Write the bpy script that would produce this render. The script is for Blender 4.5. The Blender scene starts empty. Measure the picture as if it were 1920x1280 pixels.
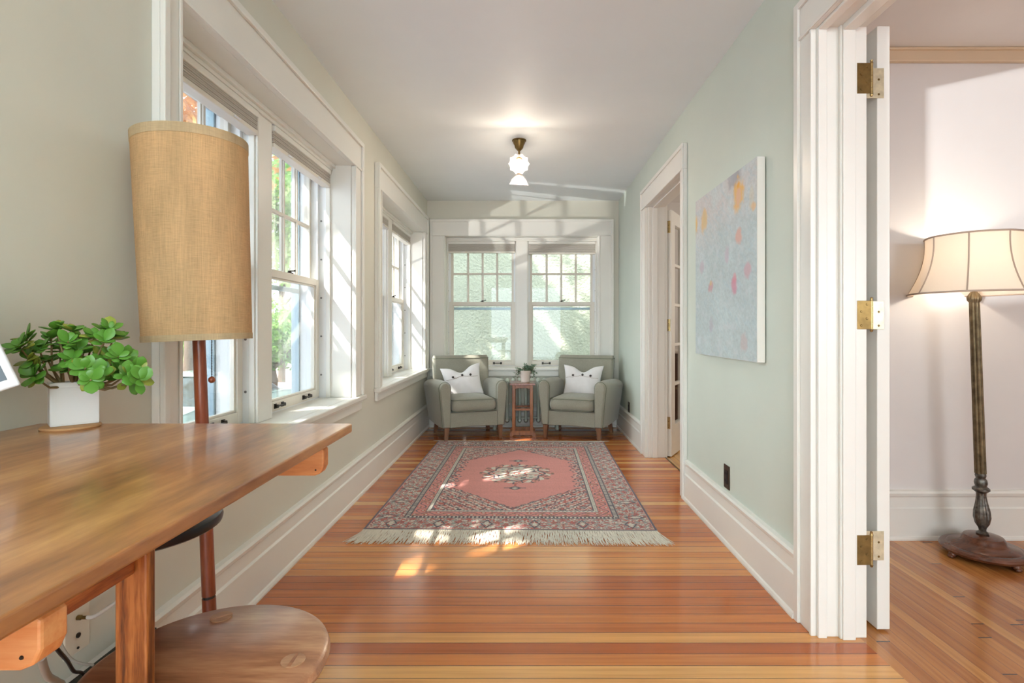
import bpy, bmesh, math, random
import numpy as np
from mathutils import Vector, Matrix, Euler, noise

# ------------------------------------------------------------------ scene, camera, light
S = bpy.context.scene
C = S.collection
PI = math.pi
random.seed(7)

S.view_settings.view_transform = 'Standard'
S.view_settings.look = 'None'
S.view_settings.gamma = 1.0
S.view_settings.exposure = 0.60
S.view_settings.use_curve_mapping = False
S.cycles.use_denoising = True
S.cycles.max_bounces = 12
S.cycles.diffuse_bounces = 4
S.cycles.transparent_max_bounces = 24
S.cycles.sample_clamp_indirect = 6.0
S.cycles.caustics_reflective = False
S.cycles.caustics_refractive = False

CAMH = 1.07
F = 1010.0            # focal length in pixels of the 1920 px frame
VX, VY = 986.0, 615.0  # where lines straight ahead meet
cam = bpy.data.cameras.new('camera')
camo = bpy.data.objects.new('camera', cam)
C.objects.link(camo)
camo.location = (0, 0, CAMH)
camo.rotation_euler = (PI / 2, 0, 0)
cam.sensor_width = 36.0
cam.lens = F / 1920 * 36
cam.shift_x = -(VX - 960) / 1920
cam.shift_y = -(640 - VY) / 1920
cam.clip_start = 0.05
cam.clip_end = 300
S.camera = camo


def lin(r, g, b):
    def f(c):
        c /= 255.0
        return c / 12.92 if c <= 0.04045 else ((c + 0.055) / 1.055) ** 2.4
    return (f(r), f(g), f(b), 1.0)


world = bpy.data.worlds.new('world')
S.world = world
world.use_nodes = True
wn = world.node_tree
wn.nodes.clear()
wo = wn.nodes.new('ShaderNodeOutputWorld')
wb = wn.nodes.new('ShaderNodeBackground')
wb.inputs['Color'].default_value = (0.80, 0.91, 1.0, 1)
wb.inputs['Strength'].default_value = 4.7
wn.links.new(wb.outputs[0], wo.inputs[0])


def light(name, kind, loc, power, col=(1, 1, 1), rot=None, aim=None, **kw):
    l = bpy.data.lights.new(name, kind)
    l.energy = power
    l.color = col
    for k, v in kw.items():
        setattr(l, k, v)
    o = bpy.data.objects.new(name, l)
    C.objects.link(o)
    o.location = loc
    if rot is not None:
        o.rotation_euler = rot
    if aim is not None:
        o.rotation_euler = (Vector(aim) - Vector(loc)).to_track_quat('-Z', 'Y').to_euler()
    return o


# sun from the street side, high, a little behind the camera
SUN = (1.0, 0.7, -1.40)
light('sun', 'SUN', (-8, -3, 12), 15.0, (1.0, 0.96, 0.90), aim=(-8 + SUN[0], -3 + SUN[1], 12 + SUN[2]), angle=math.radians(0.7))
# unseen fill lamps added to brighten the hall and the side rooms
light('fill_end_opening', 'AREA', (0.0, -2.58, 1.12), 17, (0.76, 0.92, 1.0), rot=(PI / 2, 0, 0), shape='RECTANGLE', size=1.9, size_y=2.1)
light('ceiling_wash_behind_camera', 'AREA', (0.0, -1.5, 1.75), 50, (0.76, 0.92, 1.0), rot=(PI, 0, 0), shape='DISK', size=.7)
light('fill_side_window', 'AREA', (-1.03, -1.35, 1.3), 6, (0.80, 0.93, 1.0), rot=(PI / 2, 0, -PI / 2), shape='RECTANGLE', size=.9, size_y=.75)
light('fill_next_room', 'AREA', (3.0, -2.5, 1.5), 26, (0.92, 0.96, 1.0), rot=(PI / 2, 0, 0), shape='RECTANGLE', size=1.8, size_y=1.3)
light('fill_far_room', 'AREA', (3.4, 4.6, 1.6), 16, (1.0, 0.93, 0.84), rot=(PI / 2, 0, PI / 2), shape='RECTANGLE', size=1.2, size_y=1.2)
# sunlight thrown back up by car windscreens in the street
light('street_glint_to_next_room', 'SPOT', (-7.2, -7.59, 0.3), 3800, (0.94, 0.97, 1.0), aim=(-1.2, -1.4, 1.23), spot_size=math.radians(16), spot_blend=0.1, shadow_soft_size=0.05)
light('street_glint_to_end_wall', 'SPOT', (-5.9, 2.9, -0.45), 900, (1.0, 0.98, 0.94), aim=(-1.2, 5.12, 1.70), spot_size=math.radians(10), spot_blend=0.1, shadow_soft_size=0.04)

# ------------------------------------------------------------------ sizes of the place
XL, XR = -1.075, 1.01
YB = 5.865
ZC = 2.458
XO = -1.45           # outer face of left wall
YO = YB + 0.375
Y0 = -2.6
SILL, HEAD = 0.645, 2.07


# ------------------------------------------------------------------ node helpers
class NT:
    def __init__(s, name):
        s.m = bpy.data.materials.new(name)
        s.m.use_nodes = True
        s.t = s.m.node_tree
        s.b = s.t.nodes['Principled BSDF']
        s.out = s.t.nodes['Material Output']
        s.co = s.t.nodes.new('ShaderNodeTexCoord')

    def n(s, typ, **kw):
        nd = s.t.nodes.new(typ)
        for k, v in kw.items():
            if k.startswith('i_'):
                nd.inputs[int(k[2:]) if k[2:].isdigit() else k[2:]].default_value = v
            else:
                setattr(nd, k, v)
        return nd

    def l(s, a, b):
        s.t.links.new(a, b)

    def mapping(s, scale, src='Object', rot=(0, 0, 0)):
        mp = s.n('ShaderNodeMapping')
        mp.inputs['Scale'].default_value = scale
        mp.inputs['Rotation'].default_value = rot
        s.l(s.co.outputs[src], mp.inputs[0])
        return mp.outputs[0]

    def noise(s, scale, vec=None, detail=3, rough=0.55, src='Object'):
        nd = s.n('ShaderNodeTexNoise')
        nd.inputs['Scale'].default_value = scale
        nd.inputs['Detail'].default_value = detail
        nd.inputs['Roughness'].default_value = rough
        s.l(vec if vec is not None else s.co.outputs[src], nd.inputs['Vector'])
        return nd.outputs['Fac']

    def ramp(s, fac, stops, interp='LINEAR'):
        r = s.n('ShaderNodeValToRGB')
        r.color_ramp.interpolation = interp
        e = r.color_ramp.elements
        while len(e) < len(stops):
            e.new(0.5)
        for k, (p, c) in enumerate(stops):
            e[k].position = p
            e[k].color = c
        s.l(fac, r.inputs[0])
        return r.outputs[0]

    def math(s, op, a, b=None, c=None):
        nd = s.n('ShaderNodeMath', operation=op)
        for i, v in enumerate((a, b, c)):
            if v is None:
                continue
            if isinstance(v, (int, float)):
                nd.inputs[i].default_value = v
            else:
                s.l(v, nd.inputs[i])
        return nd.outputs[0]

    def mix(s, fac, a, b, blend='MIX'):
        nd = s.n('ShaderNodeMix', data_type='RGBA', blend_type=blend)
        for i, v in ((0, fac), (6, a), (7, b)):
            if isinstance(v, (int, float)):
                nd.inputs[i].default_value = v
            elif isinstance(v, tuple):
                nd.inputs[i].default_value = v
            else:
                s.l(v, nd.inputs[i])
        return nd.outputs[2]

    def bump(s, h, strength, dist=0.002):
        b = s.n('ShaderNodeBump')
        b.inputs['Strength'].default_value = strength
        b.inputs['Distance'].default_value = dist
        s.l(h, b.inputs['Height'])
        s.l(b.outputs[0], s.b.inputs['Normal'])

    def set(s, **kw):
        for k, v in kw.items():
            s.b.inputs[k.replace('_', ' ')].default_value = v
        return s


def paint(name, col, rough=0.5, var=0.03, bump=0.1, scale=60, bd=0.001, spec=0.4, metal=0.0, cs=2.5):
    t = NT(name)
    f = t.noise(cs, detail=3)
    c2 = tuple(max(0, x * (1 - 2.5 * var)) for x in col[:3]) + (1,)
    c1 = tuple(min(1, x * (1 + var)) for x in col[:3]) + (1,)
    t.l(t.ramp(f, [(0.3, c2), (0.7, c1)]), t.b.inputs['Base Color'])
    t.set(Roughness=rough, Metallic=metal)
    t.b.inputs['Specular IOR Level'].default_value = spec
    if bump:
        t.bump(t.noise(scale, detail=4), bump, bd)
    return t.m


def wood(name, dark, mid, light_, axis='Y', scale=1.0, rough=0.3, coat=0.0, contrast=(0.35, 0.52, 0.68), stretch=9.0):
    t = NT(name)
    sc = {'X': (1, stretch, stretch), 'Y': (stretch, 1, stretch), 'Z': (stretch, stretch, 1)}[axis]
    v = t.mapping(tuple(a * scale for a in sc))
    a = t.noise(2.2, v, 5, 0.6)
    b = t.noise(14.0, v, 3, 0.6)
    f = t.math('ADD', t.math('MULTIPLY', a, 0.75), t.math('MULTIPLY', b, 0.25))
    t.l(t.ramp(f, [(contrast[0], dark), (contrast[1], mid), (contrast[2], light_)]), t.b.inputs['Base Color'])
    t.set(Roughness=rough)
    t.b.inputs['Coat Weight'].default_value = coat
    t.b.inputs['Coat Roughness'].default_value = 0.15
    t.bump(b, 0.12, 0.001)
    return t.m


MAT = {}
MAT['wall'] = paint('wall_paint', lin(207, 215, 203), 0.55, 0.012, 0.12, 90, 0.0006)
MAT['wall_left'] = paint('warm_lit_wall_paint', lin(215, 213, 199), 0.55, 0.012, 0.12, 90, 0.0006)  # same wall paint, with warm bounced light put into its colour
MAT['wall_warm'] = paint('warm_wall_paint', lin(224, 219, 215), 0.55, 0.012, 0.12, 90, 0.0006)
MAT['ceiling'] = paint('ceiling_paint', lin(236, 241, 242), 0.6, 0.008, 0.08, 40, 0.0006)
MAT['trim'] = paint('trim_paint', lin(233, 231, 223), 0.32, 0.008, 0.06, 25, 0.0008)
MAT['sash'] = paint('sash_paint', lin(226, 220, 207), 0.35, 0.01, 0.05, 25, 0.0008)
MAT['strip'] = paint('vinyl_track', lin(236, 238, 238), 0.35, 0.005, 0.0)
MAT['storm'] = paint('storm_metal', lin(150, 172, 182), 0.35, 0.03, 0.0, metal=0.4)
MAT['rail_tan'] = paint('picture_rail_paint', lin(214, 190, 160), 0.4, 0.02, 0.05)
MAT['stucco_white'] = paint('white_stucco', lin(222, 228, 224), 0.85, 0.03, 0.9, 110, 0.006)
MAT['stucco_green'] = paint('sage_stucco', lin(164, 166, 146), 0.9, 0.05, 1.0, 26, 0.03)
MAT['shade'] = paint('shade_fabric', lin(196, 190, 180), 0.8, 0.02, 0.3, 200, 0.001)
MAT['iron'] = paint('dark_iron', lin(58, 54, 50), 0.4, 0.05, 0.1, metal=0.7)
MAT['screw'] = paint('screw_metal', lin(120, 118, 116), 0.35, 0.03, 0.0, metal=0.8)
MAT['black'] = paint('black_plastic', lin(22, 22, 24), 0.4, 0.03, 0.0)
MAT['black_sheen'] = paint('black_seat', lin(20, 21, 26), 0.3, 0.03, 0.0)
MAT['bin'] = paint('dark_green_plastic', lin(26, 34, 30), 0.5, 0.05, 0.1)
MAT['plate'] = paint('wall_plate_plastic', lin(226, 218, 200), 0.35, 0.01, 0.0)
MAT['bronze_plate'] = paint('bronze_plate', lin(66, 54, 42), 0.35, 0.05, 0.0, metal=0.5)
MAT['cable_white'] = paint('white_cable', lin(222, 218, 212), 0.45, 0.02, 0.0)
MAT['cable_grey'] = paint('grey_cable', lin(170, 166, 156), 0.45, 0.02, 0.0)
MAT['cable_black'] = paint('black_cable', lin(34, 32, 32), 0.45, 0.02, 0.0)
MAT['brass'] = paint('aged_brass', lin(186, 160, 108), 0.32, 0.12, 0.15, 60, 0.0006, metal=0.9, cs=40)
MAT['brass_lit'] = paint('lit_brass', lin(214, 204, 172), 0.3, 0.08, 0.15, 60, 0.0006, metal=0.75, cs=40)
MAT['brass_dark'] = paint('dark_brass', lin(128, 104, 62), 0.32, 0.12, 0.15, 60, 0.0006, metal=0.9, cs=40)
MAT['bronze'] = paint('antique_bronze', lin(122, 106, 80), 0.4, 0.2, 0.3, 80, 0.001, metal=0.75, cs=30)
MAT['pewter'] = paint('silvered_bronze', lin(120, 118, 112), 0.35, 0.25, 0.3, 80, 0.001, metal=0.8, cs=60)
MAT['ceramic'] = paint('white_ceramic', lin(236, 233, 230), 0.22, 0.006, 0.0)
MAT['ceramic_matt'] = paint('cream_ceramic', lin(226, 216, 206), 0.5, 0.02, 0.1)
MAT['cork'] = paint('cork', lin(190, 142, 96), 0.8, 0.08, 0.4, 200, 0.001)
MAT['radiator'] = paint('radiator_paint', lin(196, 204, 190), 0.4, 0.02, 0.1)
MAT['white_plastic'] = paint('white_plastic', lin(238, 238, 240), 0.25, 0.004, 0.0)
MAT['screen'] = paint('dark_glass', lin(38, 52, 60), 0.12, 0.02, 0.0)
MAT['canvas_edge'] = paint('primed_canvas', lin(240, 237, 228), 0.7, 0.01, 0.2, 300, 0.0006)
MAT['bark'] = paint('bark', lin(96, 78, 62), 0.9, 0.15, 0.8, 20, 0.02)
MAT['stem'] = paint('succulent_stem', lin(142, 118, 78), 0.7, 0.12, 0.4, 90, 0.002)
MAT['shaded_road'] = paint('shaded_road', lin(112, 116, 134), 0.9, 0.06, 0.6, 40, 0.01)  # tree shade over the near road put into a darker, bluer tone
MAT['concrete'] = paint('pale_concrete', lin(214, 196, 190), 0.9, 0.04, 0.3, 40, 0.01)
MAT['grass'] = paint('lawn', lin(112, 150, 70), 0.95, 0.15, 1.0, 30, 0.03, cs=6)
MAT['car'] = paint('car_paint', lin(152, 176, 160), 0.2, 0.01, 0.0, metal=0.3)
MAT['car_glass'] = paint('car_glass', lin(30, 44, 42), 0.08, 0.02, 0.0)
MAT['tyre'] = paint('tyre', lin(30, 30, 32), 0.8, 0.05, 0.3)
MAT['piping'] = paint('piping', lin(112, 116, 98), 0.8, 0.03, 0.2)
MAT['button'] = paint('dark_button', lin(62, 56, 54), 0.4, 0.05, 0.0)
MAT['soil'] = paint('soil', lin(60, 46, 36), 0.95, 0.1, 0.8, 80, 0.004)
MAT['cabinet_dark'] = paint('dark_cabinet', lin(78, 50, 36), 0.4, 0.08, 0.1)
MAT['shade_trim'] = paint('shade_trim', lin(158, 138, 122), 0.7, 0.02, 0.2)

MAT['desk'] = wood('desk_wood', lin(118, 70, 34), lin(164, 106, 56), lin(200, 144, 86), 'Y', 1.0, 0.34, 0.5, (0.34, 0.5, 0.66), 6)
MAT['desk_fir'] = wood('fir_rail', lin(104, 44, 18), lin(152, 78, 34), lin(188, 112, 58), 'Y', 2.2, 0.45, 0, (0.38, 0.5, 0.62), 10)
MAT['desk_leg'] = wood('fir_leg', lin(92, 44, 14), lin(148, 82, 32), lin(182, 112, 54), 'Z', 2.2, 0.45, 0, (0.4, 0.5, 0.6), 12)
MAT['block'] = wood('pale_fir_block', lin(188, 106, 54), lin(216, 142, 84), lin(232, 172, 116), 'X', 1.5, 0.45, 0, (0.3, 0.5, 0.7), 8)
MAT['stool'] = wood('stool_wood', lin(130, 80, 52), lin(172, 118, 82), lin(206, 158, 116), 'X', 1.6, 0.3, 0.2, (0.32, 0.5, 0.68), 7)
MAT['peg'] = wood('peg_wood', lin(150, 106, 74), lin(184, 138, 102), lin(204, 164, 126), 'X', 3, 0.4)
MAT['lamp_pole'] = wood('lamp_pole_wood', lin(104, 46, 26), lin(138, 66, 38), lin(164, 88, 54), 'Z', 2, 0.3, 0.2)
MAT['table_wood'] = wood('cherry_wood', lin(116, 64, 26), lin(150, 88, 38), lin(178, 114, 58), 'Z', 2, 0.35, 0.1)
MAT['table_top'] = wood('cherry_top', lin(112, 58, 36), lin(140, 80, 54), lin(166, 104, 76), 'Y', 2, 0.2, 0.3)
MAT['chair_leg'] = wood('chair_leg_wood', lin(98, 64, 44), lin(132, 92, 66), lin(152, 112, 84), 'Z', 2, 0.4)
MAT['lamp_base'] = wood('lamp_base_wood', lin(72, 38, 22), lin(98, 56, 36), lin(118, 72, 48), 'X', 2, 0.25, 0.3)


def plank_floor(name, along, width, cols, joints=0.0, rough=0.2, coat=0.3, gap=0.02):
    t = NT(name)
    sep = t.n('ShaderNodeSeparateXYZ')
    t.l(t.co.outputs['Object'], sep.inputs[0])
    a, b = (sep.outputs[0], sep.outputs[1]) if along == 'X' else (sep.outputs[1], sep.outputs[0])
    row_f = t.math('DIVIDE', t.math('ADD', b, 50.0), width)
    row = t.math('FLOOR', row_f)
    frac = t.math('FRACT', row_f)
    wn_ = t.n('ShaderNodeTexWhiteNoise', noise_dimensions='1D')
    t.l(row, wn_.inputs['W'])
    gapf = t.math('LESS_THAN', t.math('ABSOLUTE', t.math('SUBTRACT', frac, 0.5)), 0.5 - gap)
    key = wn_.outputs['Value']
    if joints:
        sh = t.math('MULTIPLY', key, 7.0)
        seg_f = t.math('DIVIDE', t.math('ADD', a, t.math('ADD', sh, 50.0)), joints)
        seg = t.math('FLOOR', seg_f)
        w2 = t.n('ShaderNodeTexWhiteNoise', noise_dimensions='2D')
        cmb = t.n('ShaderNodeCombineXYZ')
        t.l(seg, cmb.inputs[0])
        t.l(row, cmb.inputs[1])
        t.l(cmb.outputs[0], w2.inputs['Vector'])
        key = w2.outputs['Value']
        g2 = t.math('GREATER_THAN', t.math('FRACT', seg_f), 0.004)
        gapf = t.math('MULTIPLY', gapf, g2)
    base = t.ramp(key, cols, 'LINEAR')
    # grain, shifted for every board
    cmb = t.n('ShaderNodeCombineXYZ')
    t.l(t.math('MULTIPLY', a, 1.6), cmb.inputs[0])
    t.l(t.math('MULTIPLY', b, 55.0), cmb.inputs[1])
    t.l(t.math('MULTIPLY', row, 3.7), cmb.inputs[2])
    g = t.noise(1.0, cmb.outputs[0], 4, 0.6)
    gc = t.ramp(g, [(0.3, (0.80, 0.74, 0.70, 1)), (0.55, (1, 1, 1, 1)), (0.75, (1.12, 1.10, 1.06, 1))])
    c = t.mix(1.0, base, gc, 'MULTIPLY')
    c = t.mix(gapf, (0.07, 0.025, 0.012, 1), c)
    t.l(c, t.b.inputs['Base Color'])
    t.set(Roughness=rough)
    t.b.inputs['Coat Weight'].default_value = coat
    t.b.inputs['Coat Roughness'].default_value = 0.12
    low = t.noise(3.0, None, 2)
    h = t.math('ADD', t.math('MULTIPLY', gapf, 0.5), t.math('ADD', t.math('MULTIPLY', g, 0.06), t.math('MULTIPLY', low, 0.5)))
    t.bump(h, 0.25, 0.0015)
    return t.m


MAT['floor'] = plank_floor('fir_floor', 'X', 0.062, [
    (0.0, lin(172, 88, 40)), (0.3, lin(190, 106, 50)), (0.6, lin(202, 120, 58)), (0.80, lin(208, 132, 68)), (0.88, lin(220, 154, 86)), (1.0, lin(228, 172, 104))])
MAT['floor_room'] = plank_floor('narrow_oak_floor', 'Y', 0.046, [
    (0.0, lin(170, 104, 52)), (0.4, lin(186, 120, 64)), (0.8, lin(198, 132, 72)), (1.0, lin(216, 156, 90))], joints=1.3, gap=0.010)
MAT['floor_far'] = plank_floor('pale_far_floor', 'Y', 0.056, [
    (0.0, lin(204, 150, 84)), (0.5, lin(216, 168, 102)), (1.0, lin(228, 184, 120))], joints=1.3)


def glass_mat(name, tint=(0.99, 0.992, 0.988, 1), gloss=0.03):
    t = NT(name)
    t.t.nodes.remove(t.b)
    tr = t.n('ShaderNodeBsdfTransparent')
    tr.inputs[0].default_value = tint
    gl = t.n('ShaderNodeBsdfGlossy')
    gl.inputs['Roughness'].default_value = 0.02
    fr = t.n('ShaderNodeLayerWeight')
    fr.inputs[0].default_value = 0.15
    mx = t.n('ShaderNodeMixShader')
    f = t.math('ADD', t.math('MULTIPLY', fr.outputs['Fresnel'], 0.4), gloss * 0.3)
    t.l(f, mx.inputs[0])
    t.l(tr.outputs[0], mx.inputs[1])
    t.l(gl.outputs[0], mx.inputs[2])
    t.l(mx.outputs[0], t.out.inputs[0])
    return t.m


MAT['glass'] = glass_mat('window_glass')


def translucent(name, col, trans=0.5, weave=0.0, emit_tint=None, rough=0.8, through=0.0, dark=0.95):
    t = NT(name)
    base = t.n('ShaderNodeRGB')
    base.outputs[0].default_value = col
    c = base.outputs[0]
    if weave:
        h = t.noise(1.0, t.mapping((40 * weave, 40 * weave, 900 * weave)), 4, 0.7)
        v = t.noise(1.0, t.mapping((620 * weave, 620 * weave, 14 * weave)), 4, 0.7)
        w = t.math('ADD', t.math('MULTIPLY', h, 0.5), t.math('MULTIPLY', v, 0.5))
        big = t.noise(3.0, t.mapping((6, 6, 1.5)), 4)
        gc = t.ramp(w, [(0.34, (0.80 * dark, 0.74 * dark, 0.66 * dark, 1)), (0.5, (0.98, 0.97, 0.96, 1)), (0.64, (1.14, 1.14, 1.12, 1))])
        c = t.mix(1.0, c, gc, 'MULTIPLY')
        c = t.mix(1.0, c, t.ramp(big, [(0.3, (0.88, 0.86, 0.82, 1)), (0.7, (1.08, 1.08, 1.06, 1))]), 'MULTIPLY')
        t.bump(w, 0.5, 0.0015)
    t.l(c, t.b.inputs['Base Color'])
    t.set(Roughness=rough)
    tr = t.n('ShaderNodeBsdfTranslucent')
    t.l(c, tr.inputs[0])
    mx = t.n('ShaderNodeMixShader')
    mx.inputs[0].default_value = trans
    t.l(t.b.outputs[0], mx.inputs[1])
    t.l(tr.outputs[0], mx.inputs[2])
    last = mx.outputs[0]
    if through:
        tp = t.n('ShaderNodeBsdfTransparent')
        m2 = t.n('ShaderNodeMixShader')
        m2.inputs[0].default_value = through
        t.l(last, m2.inputs[1])
        t.l(tp.outputs[0], m2.inputs[2])
        last = m2.outputs[0]
    t.l(last, t.out.inputs[0])
    return t.m


MAT['burlap'] = translucent('burlap', lin(238, 208, 162), 0.5, 1.0)
MAT['burlap_hem'] = translucent('burlap_hem', lin(232, 214, 178), 0.5, 1.0, dark=1.1)
MAT['silk'] = translucent('silk_shade', lin(250, 240, 226), 0.55)
MAT['shade_glass'] = translucent('pressed_glass', (0.55, 0.52, 0.51, 1), 0.08, rough=0.1, through=0.55)
MAT['leaf'] = translucent('succulent_leaf', lin(96, 150, 52), 0.15, rough=0.32)
MAT['leaf_y'] = translucent('succulent_leaf_yellow', lin(150, 160, 62), 0.15, rough=0.32)
MAT['sage_leaf'] = translucent('sage_leaf', lin(128, 160, 132), 0.2, rough=0.6)
MAT['tree_leaf'] = translucent('tree_leaf', lin(104, 138, 56), 0.4, rough=0.6)
MAT['hedge_leaf'] = translucent('hedge_leaf', lin(126, 168, 78), 0.35, rough=0.6)
MAT['autumn_leaf'] = translucent('autumn_leaf', lin(206, 150, 78), 0.4, rough=0.6)


def fabric(name, col, var=0.18, rough=0.9):
    t = NT(name)
    w = t.math('ADD', t.math('MULTIPLY', t.noise(1, t.mapping((900, 900, 60)), 2), 0.5), t.math('MULTIPLY', t.noise(1, t.mapping((60, 60, 900)), 2), 0.5))
    big = t.noise(5, None, 4)
    lo = tuple(x * (1 - var) for x in col[:3]) + (1,)
    hi = tuple(min(1, x * (1 + var)) for x in col[:3]) + (1,)
    c = t.ramp(w, [(0.35, lo), (0.65, hi)])
    c = t.mix(1.0, c, t.ramp(big, [(0.3, (0.92, 0.92, 0.92, 1)), (0.7, (1.05, 1.05, 1.05, 1))]), 'MULTIPLY')
    t.l(c, t.b.inputs['Base Color'])
    t.set(Roughness=rough)
    t.b.inputs['Sheen Weight'].default_value = 0.3
    t.bump(w, 0.4, 0.001)
    return t.m


MAT['upholstery'] = fabric('sage_upholstery', lin(152, 149, 134), 0.16)
MAT['pillow'] = fabric('white_linen', lin(236, 233, 232), 0.03)
MAT['fringe'] = fabric('cotton_fringe', lin(216, 206, 186), 0.12)


def attr_mat(name, rough=0.9, bump=0.5, bscale=300, sheen=0.0):
    t = NT(name)
    at = t.n('ShaderNodeAttribute', attribute_name='pattern')
    t.l(at.outputs['Color'], t.b.inputs['Base Color'])
    t.set(Roughness=rough)
    t.b.inputs['Sheen Weight'].default_value = sheen
    t.bump(t.noise(bscale, None, 3), bump, 0.002)
    return t.m


MAT['rug'] = attr_mat('rug_pile', 0.95, 0.7, 260, 0.2)
MAT['paint_art'] = attr_mat('oil_paint', 0.6, 0.8, 60)


def emis(name, col, s):
    t = NT(name)
    t.b.inputs['Base Color'].default_value = (1, 1, 1, 1)
    t.b.inputs['Emission Color'].default_value = col
    t.b.inputs['Emission Strength'].default_value = s
    return t.m


MAT['bulb'] = emis('lit_bulb', (1.0, 0.86, 0.68, 1), 7)


# ------------------------------------------------------------------ mesh helpers
class M:
    def __init__(s):
        s.v = []
        s.f = []

    def add(s, vs, fs):
        o = len(s.v)
        s.v += [tuple(p) for p in vs]
        s.f += [tuple(i + o for i in f) for f in fs]
        return s

    def box(s, x0, x1, y0, y1, z0, z1):
        vs = [(x, y, z) for z in (z0, z1) for y in (y0, y1) for x in (x0, x1)]
        return s.add(vs, [(0, 2, 3, 1), (4, 5, 7, 6), (0, 1, 5, 4), (2, 6, 7, 3), (0, 4, 6, 2), (1, 3, 7, 5)])

    def loft(s, rings, cap=True, closed=False):
        n = len(rings[0])
        vs = [p for r in rings for p in r]
        fs = []
        k = len(rings)
        for i in range(k if closed else k - 1):
            for j in range(n):
                a = i * n + j
                b = i * n + (j + 1) % n
                c = ((i + 1) % k) * n + (j + 1) % n
                d = ((i + 1) % k) * n + j
                fs.append((a, b, c, d))
        if cap and not closed:
            fs.append(tuple(range(n))[::-1])
            fs.append(tuple((k - 1) * n + j for j in range(n)))
        return s.add(vs, fs)

    def extrude(s, poly, vec):
        vec = Vector(vec)
        r0 = [Vector(p) for p in poly]
        return s.loft([r0, [p + vec for p in r0]])

    def tube(s, pts, r, n=8, closed=False):
        pts = [Vector(p) for p in pts]
        rs = r if isinstance(r, (list, tuple)) else [r] * len(pts)
        rings = []
        up = None
        for i, p in enumerate(pts):
            if closed:
                t = pts[(i + 1) % len(pts)] - pts[i - 1]
            else:
                t = pts[min(i + 1, len(pts) - 1)] - pts[max(i - 1, 0)]
            t.normalize()
            if up is None:
                up = t.orthogonal().normalized()
            else:
                up = (up - t * up.dot(t))
                if up.length < 1e-6:
                    up = t.orthogonal()
                up.normalize()
            w = t.cross(up)
            rings.append([p + (up * math.cos(2 * PI * k / n) + w * math.sin(2 * PI * k / n)) * rs[i] for k in range(n)])
        return s.loft(rings, not closed, closed)

    def lathe(s, prof, n=32, c=(0, 0, 0), mat=None, wob=None):
        rings = []
        for (r, z) in prof:
            ring = []
            for k in range(n):
                a = 2 * PI * k / n
                rr = max(r, 1e-5) * (wob(a, r, z) if wob else 1.0)
                p = Vector((rr * math.cos(a), rr * math.sin(a), z))
                if mat is not None:
                    p = mat @ p
                ring.append(p + Vector(c))
            rings.append(ring)
        return s.loft(rings)

    def sphere(s, c, r, n=12, m=8, sc=(1, 1, 1)):
        prof = [(r * math.sin(PI * i / m), -r * math.cos(PI * i / m)) for i in range(m + 1)]
        mt = Matrix.Diagonal(Vector(sc))
        return s.lathe(prof, n, c, mt)

    def xform(s, m):
        s.v = [tuple(m @ Vector(p)) for p in s.v]
        return s

    def build(s, name, mat, parent=None, bevel=0.0, smooth=0.0, sub=0, loc=None, seg=2):
        me = bpy.data.meshes.new(name)
        vs = s.v
        if parent is None and loc is None:
            a = np.array(vs)
            loc = ((a[:, 0].min() + a[:, 0].max()) / 2, (a[:, 1].min() + a[:, 1].max()) / 2, a[:, 2].min())
            vs = [(p[0] - loc[0], p[1] - loc[1], p[2] - loc[2]) for p in vs]
        me.from_pydata(vs, [], s.f)
        bm = bmesh.new()
        bm.from_mesh(me)
        bmesh.ops.recalc_face_normals(bm, faces=bm.faces)
        bm.to_mesh(me)
        bm.free()
        me.update()
        if smooth:
            me.polygons.foreach_set('use_smooth', [True] * len(me.polygons))
            me.set_sharp_from_angle(angle=math.radians(smooth))
        me.materials.append(MAT[mat] if isinstance(mat, str) else mat)
        o = bpy.data.objects.new(name, me)
        C.objects.link(o)
        if parent is not None:
            o.parent = parent
        if loc is not None:
            o.location = loc
        if bevel:
            b = o.modifiers.new('bevel', 'BEVEL')
            b.width = bevel
            b.segments = seg
            b.limit_method = 'ANGLE'
        if sub:
            d = o.modifiers.new('sub', 'SUBSURF')
            d.levels = sub
            d.render_levels = sub
        return o


def thing(name, label, cat, loc=(0, 0, 0), rot=0.0, group=None):
    o = bpy.data.objects.new(name, None)
    o.empty_display_size = 0.1
    C.objects.link(o)
    o.location = loc
    o.rotation_euler = (0, 0, rot) if isinstance(rot, (int, float)) else rot
    o['label'] = label
    o['category'] = cat
    if group:
        o['group'] = group
    return o


def tag(o, label, cat, group=None):
    o['label'] = label
    o['category'] = cat
    if group:
        o['group'] = group
    return o


def struct(o, label=None, cat=None):
    o['kind'] = 'structure'
    if label:
        o['label'] = label
    if cat:
        o['category'] = cat
    return o


def copy_tree(o, parent=None):
    c = o.copy()
    C.objects.link(c)
    c.parent = parent
    for ch in list(o.children):
        copy_tree(ch, c)
    return c


def rrect(w, h, r, n=5):
    """rounded rectangle outline, centred, counter-clockwise"""
    pts = []
    for (cx, cy, a0) in ((w / 2 - r, h / 2 - r, 0), (-w / 2 + r, h / 2 - r, 90), (-w / 2 + r, -h / 2 + r, 180), (w / 2 - r, -h / 2 + r, 270)):
        for k in range(n + 1):
            a = math.radians(a0 + 90 * k / n)
            pts.append((cx + r * math.cos(a), cy + r * math.sin(a)))
    return pts


# ------------------------------------------------------------------ room shell
def window_hole(y0, y1):
    return (y0 - 0.02, y1 + 0.02, SILL - 0.03, HEAD + 0.02)


W1 = (1.65, 3.31)
W2 = (3.935, 5.595)
WB = (-0.875, 0.785)
W3 = (-1.85, -0.745)


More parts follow.
